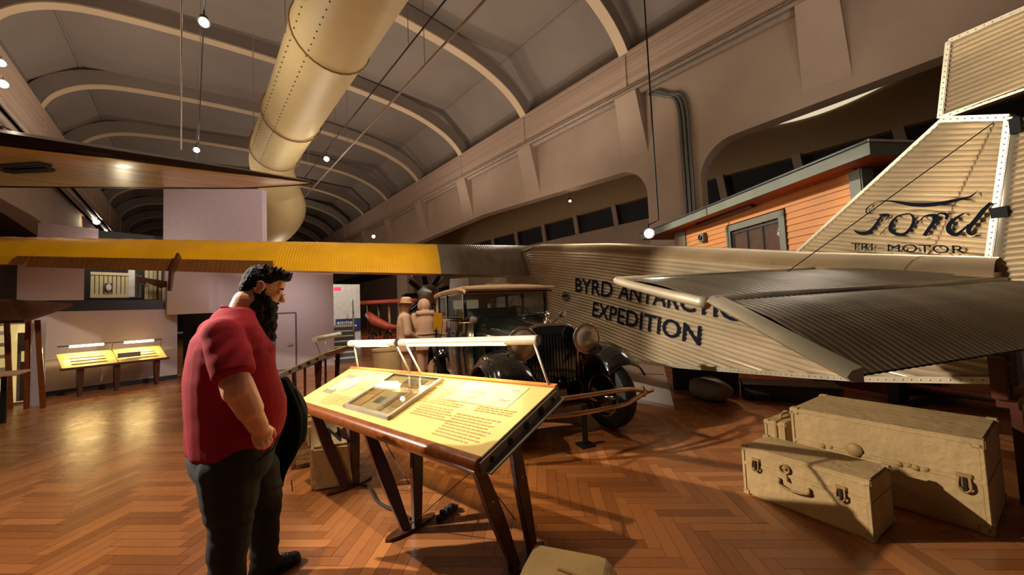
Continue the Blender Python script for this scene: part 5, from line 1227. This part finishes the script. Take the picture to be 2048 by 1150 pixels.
for i in range(5):
    obj('rain_pipe', MB().tube([(LH+.2+i*.06, .03, 0), (LH+.2+i*.06, .03, zt_)], .022, 8), m_plaster, HS, smooth=True)
obj('dark_post', MB().box((hx0-.5, -.4, 0), (hx0-.2, -.3, zt_+.1)), m_black, HS)
obj('end_boarding', MB().box((hx0-.6, -3.4, 0), (hx0-.5, -.5, zt_)), m_house, HS)
# window with grey casing, three panes and mesh
wf = obj('window', MB().box((wa-.0, -.02, wz1-.13), (wb_, .05, wz1)), m_houset, HS)
for a, b in ((wa, wa+.13), (wb_-.13, wb_)): obj('casing', MB().box((a, -.02, wz0), (b, .05, wz1)), m_houset, wf)
obj('sill', MB().box((wa-.04, -.02, wz0-.06), (wb_+.04, .08, wz0)), m_houset, wf)
W0, W1 = wa+.16, wb_-.16
for i in range(3):
    a = W0+(W1-W0)*i/3; b = W0+(W1-W0)*(i+1)/3
    obj('pane', MB().box((a+.012, -.02, wz0+.04), (b-.012, -.012, wz1-.18)), m_cglass, wf); obj('muntin', MB().box((b-.014, -.015, wz0), (b+.014, .01, wz1-.13)), m_black, wf)
obj('muntin', MB().box((W0-.03, -.015, wz1-.2), (W1+.03, .01, wz1-.16)), m_black, wf)
mb = MB(); st_ = .05; k = 0
H_ = wz1-.2-wz0; x = W0-H_
while x < W1:
    for s in (1, -1):
        p, q = ((x, .012, wz0), (x+H_, .012, wz1-.2)) if s > 0 else ((x, .012, wz1-.2), (x+H_, .012, wz0))
        p, q = V(p), V(q)
        t0 = max(0, (W0-p.x)/H_); t1 = min(1, (W1-p.x)/H_)
        if t1 > t0: mb.tube([p.lerp(q, t0), p.lerp(q, t1)], .0035, 4)
    x += st_
obj('wire_mesh', mb, m_gpipe, wf)
obj('pale_interior', MB().box((W0, -.6, wz0), (W1, -.55, wz1)), m_snow, HS)
# horn loudspeaker on the wall
c = hl(1410, 475, .0); mb = MB(); mb.box((c.x-.1, .01, c.z-.1), (c.x+.1, .12, c.z+.1)); sp_ = obj('wall_speaker', mb, m_houset, HS, bev=.01)
mb = MB(); mb.lathe([(0, .03), (.03, .06), (.035, .05)], (c.x, .12, c.z), (0, 1, 0), 14); obj('speaker_cone', mb, m_black, sp_)
# eaves and hipped roof
ov = .45; ez = toL(HS, onpl(1734, 292, wm(HS) @ V((0, ov, 0)), wm(HS).to_3x3() @ V((0, 1, 0)))); ez2 = toL(HS, onpl(1373, 424, wm(HS) @ V((0, ov, 0)), wm(HS).to_3x3() @ V((0, 1, 0))))
ex0 = ez.x; eh = (ez.z+ez2.z)/2; xe = LH+1.6
obj('soffit', MB().box((ex0, -3.6, eh-.2), (xe, ov-.03, eh-.16)), m_soffit, HS)
obj('gutter_board', MB().box((ex0, ov-.04, eh-.2), (xe, ov, eh-.02)), m_houset, HS); obj('gutter_board', MB().box((ex0-.03, -3.9, eh-.2), (ex0, ov, eh-.02)), m_houset, HS)
obj('gutter_lip', MB().box((ex0-.04, ov-.02, eh-.02), (xe, ov+.03, eh+.01)), m_black, HS); obj('gutter_lip', MB().box((ex0-.05, -3.9, eh-.02), (ex0-.0, ov+.03, eh+.01)), m_white, HS)
mb = MB(); A1, A2, A3, A4 = (ex0, ov, eh+.01), (xe, ov, eh+.01), (xe, -3.9, eh+.01), (ex0, -3.9, eh+.01); K1, K2 = (ex0+2.2, -1.7, eh+.62), (xe-2.2, -1.7, eh+.62)
mb.add([A1, A2, A3, A4, K1, K2], [(0, 1, 5, 4), (1, 2, 5), (2, 3, 4, 5), (3, 0, 4), (0, 3, 2, 1)]); rf = obj('roof', mb, m_roof, HS)
mb = MB(); mb.tube([K1, K2], .03, 6); mb.tube([A1, K1], .02, 6); obj('ridge_cap', mb, m_roof, rf)
obj('cornice', MB().box((hx0-.1, -.0, zt_-.02), (LH+.1, .1, zt_+.12)), m_soffit, HS)
c0, c1 = hl(1505, 410, .12), hl(1395, 446, .12); obj('strip_light', MB().box((c0.x, .06, c0.z-.04), (c1.x, .16, c0.z+.05)), m_dwood, HS)
# ================================================================= BIG DUCT under the vault
DU = thing('air_duct', 'fat cream cloth-covered air duct running below the vault', 'duct', (2.62, 0, 8.4), 0)
def dz(r): return r
XC, ZC, RD = 0, 0, .88
secs = [(-2.0, 12.6), (12.6, 17.4), (17.4, 21.0)]
mb = MB()
rad_ = [(-2.0, .9), (3, .9), (9.3, .9), (9.4, .93), (9.5, .89), (14, .86), (14.1, .89), (14.2, .86), (17.6, .86)]
mb.rings([[(y, 0+r*math.cos(2*math.pi*k/28), r*math.sin(2*math.pi*k/28)) for k in range(28)] for y, r in rad_]); obj('duct_section', mb, m_duct, DU, smooth=40)
mb = MB(); bend = catmull([(17.5, 0, 0), (19.0, -.1, -.25), (20.2, -.6, -.9), (20.6, -.9, -1.6), (21.6, -.7, -2.2), (24, -.3, -2.5), (30, 0, -2.6)], 5); mb.tube(bend, .84, 24); obj('duct_bend', mb, m_duct, DU, smooth=True)
for y in (9.4, 14.1, 17.4):
    mb = MB(); mb.tube([(y, .93*math.cos(2*math.pi*k/28), .93*math.sin(2*math.pi*k/28)) for k in range(28)], .025, 6, close=True); obj('seam_cord', mb, m_trunkd, DU, smooth=True)
mb = MB()
for i in range(70):
    y = i*.25
    for a in (R(200), R(232)): mb.ell((y, .905*math.cos(a)*-1, .905*math.sin(a)), .018, nu=6, nv=4)
obj('lacing_hole', mb, m_dots, DU, stuff=True)
for y in (4, 10, 16):
    mb = MB(); mb.tube([(y, -.9, 0), (y, -.9, 3.7)], .015, 5); mb.tube([(y, .9, 0), (y, .9, 3.7)], .015, 5); obj('hanger_rod', mb, m_pipe, DU)
# ================================================================= CONDUITS AND CEILING LAMPS
def conduit(lab, rx, z, r, y0=-3, y1=40):
    x = rx*(z-1.5); t = thing('ceiling_conduit', lab, 'conduit', (x, 0, z), 0); mb = MB(); mb.tube([(y0, 0, 0), (y1, 0, 0)], r, 6); obj('pipe_run', mb, m_pipe if r > .02 else m_black, t, smooth=True)
    for y in range(2, 40, 6): obj('drop_rod', MB().tube([(y, 0, 0), (y, 0, 12.2-z)], .01, 5), m_pipe, t)
    return t
conduit('thin black cable under the vault carrying two lamps above the hanging wing', .03, 8.0, .016)
conduit('pale pipe under the vault just right of the cream duct', .72, 7.6, .028); conduit('thin dark cable under the vault beside the pale pipe', .62, 7.9, .018)
LAMPS = [((408, 45), 8.0, 'bright round lamp high at the upper left beneath the vault', 90), ((393, 300), 8.0, 'bright round lamp just above the hanging wing edge', 70), ((653, 318), 7.7, 'bright round lamp right of the duct elbow', 60), ((747, 473), 5.9, 'small warm lamp above the wing near the far arcade', 50)]
def pend(name, lab, p, aim, r=.07, cord=None, body=True, rod=.25):
    t = thing(name, lab, 'lamp', tuple(p), 90); d = (V(aim)-V(p)).normalized()
    mb = MB(); mb.lathe([(-.26, .05), (-.24, .075), (-.02, r*1.25), (0, r*1.3), (.0, r*1.1)], (0, 0, 0), d, 16); obj('lamp_can', mb, m_black, t, smooth=40)
    mb = MB(); mb.ell(d*.0, (r, r, r), nu=16, nv=10); obj('bulb', mb, m_bulb, t, smooth=True)
    mb = MB(); mb.tube([V((0, 0, rod+.03)), V((0, 0, .0))-d*.12], .012, 6); obj('yoke', mb, m_black, t)
    return t
for (px, py), h, lab, e in LAMPS:
    p = Z(px, py, h-.28 if h > 7 else h); pend('ceiling_lamp', lab, p, p+V((CP-p).x*.4, (CP-p).y*.6, -4)*1.0 if False else (p.x*.6, p.y*.4, 0), .085, rod=.25)
# column lamp on a long black cord
p = P(1298, 467, 8.6); pl_ = pend('column_lamp', 'blazing warm lamp in front of the column above the fuselage', p, (1.0, 1.5, 1.2), .1, rod=.2)
q = P(1317, 440, 8.6); q0 = V((q.x, q.y, 9.1)); mb = MB(); mb.tube([q0-p, q-p, V((0, 0, .2))], .018, 6); obj('cord', mb, m_black, pl_)
light('SPOT', 'column_lamp_beam', p+V((-.12, -.1, -.08)), 450, (1, .86, .66), (2.5, 1.0, 1.0), size=.07, angle=70, blend=.6)
# spotlight on the far wall beam and track lights on the left beam
p = onX(1140, 402, 12.8); sl = pend('arcade_spotlight', 'small black spotlight under the right-hand arcade arch', p, (6, 3, 0), .05, rod=.55)
tr_ = thing('track_light_bar', 'long track with tangled cables along the underside of the left beam', 'track', (-4.9, 6, 8.35), 0)
obj('track_rail', MB().box((0, -.04, 0), (30, .04, .06)), m_pipe, tr_)
mb = MB(); random.seed(5)
for i in range(26):
    y = 7+i*.35; mb.tube(catmull([(y, 0, 0), (y+.15, random.uniform(-.3, .3), -.3*random.random()), (y+.35, random.uniform(-.2, .2), -.45*random.random()), (y+.5, 0, 0)], 3), .022, 5)
obj('hanging_cables', mb, m_black, tr_, stuff=True)
for y in range(0, 31, 5): obj('hanger', MB().box((y, -.02, .06), (y+.04, .02, .3)), m_pipe, tr_)
for px, py, h, r, lab in ((2, 126, -4.42, .1, 'upper of two bright spotlights on the left beam at the picture edge'), (6, 168, -4.42, .11, 'lower of two bright spotlights on the left beam at the picture edge'), (193, 444, -4.75, .15, 'dazzling white spotlight at the far end of the left beam track'), (214, 464, -4.75, .08, 'dimmer spotlight just beyond the dazzling one on the left track'), (232, 476, -4.75, .06, 'farthest and smallest spotlight on the left beam track')):
    p = onX(px, py, h); pend('track_spotlight', lab, p, (0, 4, 1), r, rod=max(.2, 8.68-p.z))
# ================================================================= GLOWING WALL BENCHES at the left
bA = P(120, 735, 7.6); bB = P(338, 716, 9.15); bA.z = bB.z = (bA.z+bB.z)/2
db = (bB-bA).normalized(); bz = math.degrees(math.atan2(db.x, db.y)); LB = (bB-bA).length
BN = thing('wall_reading_rail', 'long low reading rail against the grey wall, lit by two tubes', 'display', (bA.x, bA.y, 0), bz)
hB = bA.z
obj('front_rail', MB().box((0, -.02, hB-.05), (LB, .04, hB)), m_dwood, BN)
for i in range(2):
    x0, x1 = (.03, LB*.49) if i == 0 else (LB*.5, LB-.03)
    mb = MB(); mb.prism([(x0, .02, hB), (x0, .42, hB+.28), (x0, .42, hB+.25), (x0, .02, hB-.03)], (x1-x0, 0, 0)); pn_ = obj('printed_board', mb, m_print, BN)
    pn_.scale.y = 1
    for k in range(4):
        z = .2+k*.2; mb = MB(); mb.box((x0+.15, .02+.4*z-.012, hB+.28*z+.002), (x1-.15, .02+.4*z+.012, hB+.28*z+.012)); obj('text_band', mb, m_peach, pn_)
    xm0, xm1 = x0+(x1-x0)*.2, x0+(x1-x0)*.82
    mb = MB(); mb.tube([(x0, .34, hB+.44), (x1, .34, hB+.44)], .016, 8); lt = obj('lamp_bar', mb, m_grey, BN, smooth=True)
    mb = MB(); mb.tube([(xm0, .33, hB+.425), (xm1, .33, hB+.425)], .026, 10); obj('lamp_tube', mb, m_glowY, lt, smooth=True)
    mb = MB(); mb.tube([(x1, .34, hB+.44), (x1, .42, hB+.2)], .012, 6); obj('lamp_arm', mb, m_grey, BN)
    c = wm(BN) @ V(((x0+x1)/2, .28, hB+.38)); la = light('AREA', 'bench_lamp', c, 9, (1, .7, .26), aim=c+V((.0, -.25, -1)), size=(xm1-xm0), size_y=.06)
    la.rotation_euler = (R(-14), 0, R(90-bz)); 
for x in (.3, LB*.49, LB-.2):
    mb = MB(); mb.rings([[(x-w, .1-.05, z), (x+w, .1-.05, z), (x+w, .15, z), (x-w, .15, z)] for z, w in ((0, .025), (hB*.5, .045), (hB-.05, .05))]); obj('leg', mb, m_dwood, BN)
mb = MB(); mb.box((LB*.5, .1, hB+.09), (LB*.72, .12, hB+.2)); obj('small_frame', mb, m_grey, BN)
for e_, d_ in ((-.1, 0),):
    pass
# flip the boards to the wall side if needed
# ================================================================= KIOSK at the far left
kz = Z(88, 792); KO = V((kz.x-.1, kz.y-.9, 0))
kc = P(60, 785, 7.2); kc.z = 0
KS = thing('covered_display_stand', 'timber display stand with dark slanting canopy and glowing panels, far left edge', 'display', (kc.x, kc.y, 0), 90)
def kl(px, py, d): return toL(KS, P(px, py, d))
cq = [kl(-60, 612, 7.2), kl(146, 610, 6.9), kl(146, 617, 6.9), kl(-60, 622, 7.2)]
c0, c1, c2, c3 = kl(146, 610, 6.7), kl(20, 604, 7.6), kl(-120, 606, 7.4), kl(-60, 636, 6.3); 
mb = MB(); mb.prism([kl(146, 612, 6.9), kl(18, 603, 7.6), kl(-160, 605, 7.4), kl(-160, 650, 6.4), kl(48, 646, 6.3)], (0, 0, .05)); cn = obj('canopy', mb, m_dwood, KS)
for px in (10, 62):
    a, b = kl(px-40, 642, 6.5), kl(px+28, 624, 7.0); mb = MB(); mb.bar(a-V((0, 0, .02)), b-V((0, 0, .02)), .14, .03); f_ = obj('canopy_lamp', mb, m_grey, cn)
    mb = MB(); mb.ell(b-V((.03, 0, .05)), .03); mb.ell(b-V((.16, 0, .05)), .03); obj('bulb', mb, m_glowY, f_)
for px, x1 in ((57, 54), (75, 87), (14, 21)):
    a, b = kl(px, 640, 6.9), kl(x1, 788, 6.9); b.z = 0; mb = MB(); mb.bar(a, b, .07, .05, up=(0, 1, 0)); obj('post', mb, m_wood, KS, bev=.005)
m_lit = mat('glowing_cream_panel', (235, 220, 165), .5, emit=(240, 215, 140), es=.5)
a, b = kl(16, 795, 7.2), kl(55, 648, 7.2); obj('lit_panel', MB().box((a.x, a.y, .05), (b.x, a.y+.05, b.z)), m_lit, KS)
p0, p1 = kl(33, 785, 7.1), kl(54, 665, 7.1); pp = obj('picture_panel', MB().box((p0.x, p0.y-.02, .1), (p1.x, p0.y, p1.z)), m_grey, KS)
obj('pale_photo', MB().box((p0.x+.05, p0.y-.03, .85), (p1.x-.02, p0.y-.02, 1.05)), m_lit, pp)
a, b = kl(57, 792, 7.05), kl(84, 645, 7.05); obj('fabric_panel', MB().box((a.x, a.y, .0), (b.x, a.y+.03, b.z)), m_wall, KS)
for i, (y0, y1) in enumerate(((652, 664), (670, 688), (694, 712), (718, 738), (760, 786))):
    a, b = kl(-30, y1, 6.9), kl(10, y0, 6.9); obj('lit_card', MB().box((a.x, a.y, a.z), (b.x, a.y+.03, b.z)), m_lit, KS)
TB = thing('side_table', 'pale table with dark legs in front of the covered display stand', 'table', tuple(Z(10, 850)), 90)
a, b = toL(TB, P(48, 742, 5.9)), toL(TB, P(-60, 740, 5.6)); hT = a.z
obj('table_top', MB().box((b.x, -.35, hT-.04), (a.x, .3, hT)), m_beige, TB, bev=.008)
for x in (a.x-.25, b.x+.1):
    for y in (-.28, .2): obj('leg', MB().box((x-.03, y, 0), (x+.03, y+.05, hT-.04)), m_black, TB)
# ================================================================= RED BIPLANE far beyond the car
bp = P(775, 640, 17.0); BPn = thing('red_biplane', 'faded red biplane standing far beyond the cast figures', 'aeroplane', (bp.x, bp.y, 0), 235)
def bl(px, py, d=17.0): return toL(BPn, P(px, py, d))
u0, u1 = bl(727, 606), bl(835, 600); l0, l1 = bl(727, 676), bl(800, 672)
mb = MB(); mb.bar(u0, u1, .9, .16, up=(0, 0, 1)); uw = obj('upper_wing', mb, m_redp, BPn, bev=.03)
mb = MB(); mb.bar(l0, l1, .9, .12, up=(0, 0, 1)); obj('lower_wing', mb, m_redp, BPn, bev=.03)
for px in (736, 758, 778, 800):
    mb = MB(); mb.tube([bl(px, 606), bl(px+2, 674)], .05, 6); obj('wing_strut', mb, m_dwood if px < 770 else m_tan, BPn, smooth=True)
mb = MB(); f_ = [bl(735, 628, 16.6), bl(750, 642, 16.4), bl(775, 653, 16.2), bl(800, 655, 15.9)]; mb.tube(f_, [.14, .22, .16, .06], 12); obj('fuselage', mb, m_redp, BPn, smooth=True)
mb = MB(); mb.tube([bl(745, 655, 16.4), V((bl(745, 655, 16.4).x, bl(745, 655, 16.4).y, .3))], .04, 6); mb.tube([bl(775, 655, 16.4), V((bl(775, 655, 16.4).x, bl(775, 655, 16.4).y, .3))], .04, 6); obj('undercarriage', mb, m_dwood, BPn)
for px in (745, 775):
    c = bl(px, 655, 16.4); mb = MB(); mb.tube([V((c.x+.3*math.cos(t), c.y, .33+.3*math.sin(t))) for t in [2*math.pi*k/20 for k in range(20)]], .04, 6, close=True); obj('wheel', mb, m_rubber, BPn, smooth=True)
# white tarpaulin heap and slanting board behind the car roof
a = P(985, 585, 9.6); tp = thing('white_tarpaulin', 'crumpled white tarpaulin bundle showing above the tan car roof', 'tarpaulin', (a.x, a.y, 0), 60)
b = MB(); b.ell((0, 0, 1.72), (.3, .55, .42), nu=20, nv=12); b.ell((0, .3, 1.5), (.3, .4, .4)); b.rings([[(x, y, z) for x, y in ((-.3, -.5), (.3, -.5), (.3, .6), (-.3, .6))] for z in (0, 1.5)])
blob('bundle', b, .04, m_snow, tp, 2, lambda c, n: c+n*(.05*noise.noise(c*5)))
a = P(905, 600, 9.0); sb = thing('slanting_white_board', 'white board leaning behind the car roof under the wing', 'board', (a.x, a.y, 0), 110)
mb = MB(); q = [toL(sb, P(x, y, 9.0)) for x, y in ((880, 600), (932, 592), (936, 556), (900, 558))]; q[0].z = q[1].z = 0
mb.prism(q, (0, -.04, 0)); obj('board', mb, m_white, sb)
a = P(875, 650, 6.3); yb = thing('yellow_placard', 'small bright yellow upright placard between the hooded figure and car', 'placard', (a.x, a.y, 0), 130)
q = [toL(yb, P(x, y, 6.3)) for x, y in ((867, 660), (884, 660), (884, 626), (867, 626))]
obj('plate', MB().prism(q, (.0, .02, 0)), m_yellow, yb); mb = MB(); mb.tube([V((q[0].x+.05, .01, 0)), q[0]+V((.05, .01, .05))], .015, 6); mb.box((q[0].x-.05, -.1, 0), (q[0].x+.15, .1, .02)); obj('stand', mb, m_black, yb)
# cylinder and pale ramp beyond the lamp tube
a = Z(775, 745); cy = thing('round_plinth', 'low round tan plinth with pale top behind the panel lamp tube', 'plinth', (a.x, a.y, 0), 90)
mb = MB(); mb.lathe([(0, .35), (.55, .35), (.56, .37), (.6, .37)], (0, 0, 0), (0, 0, 1), 24, cap=True); obj('drum', mb, m_trunk, cy, smooth=30)
# orange wood crate and posts under the elevator, right edge
a = P(2000, 775, 2.5); rc = thing('tail_wheel_crate', 'small open wooden crate with dark corner posts at the right edge under the elevator', 'crate', (a.x, a.y, 0), 100)
q0, q1 = toL(rc, P(1993, 765, 2.5)), toL(rc, P(2034, 720, 2.5)); x0, x1 = q0.x, q1.x; zb2, zt2 = q0.z, q1.z
for i in range(4):
    h = (zt2-zb2)/4; obj('slat', MB().box((x0, -.05, zb2+i*h), (x1, -.03, zb2+(i+1)*h-.012)), m_wood, rc)
for x in (x0-.07, x1+.0): obj('corner_post', MB().box((x, -.04, zb2-.1), (x+.07, .03, zt2+.03)), m_dwood, rc, bev=.004)
obj('grey_frame', MB().box((x1+.08, -.06, zb2-.05), (x1+.4, .0, zt2+.08)), m_roof, rc, bev=.01)
obj('base_board', MB().box((x0-.02, -.07, zb2-.16), (x1+.4, .02, zb2-.1)), m_dwood, rc)
for x in (x1+.08, x1+.33): obj('leg', MB().box((x, -.06, 0), (x+.05, -.01, zb2-.16)), m_dwood, rc)
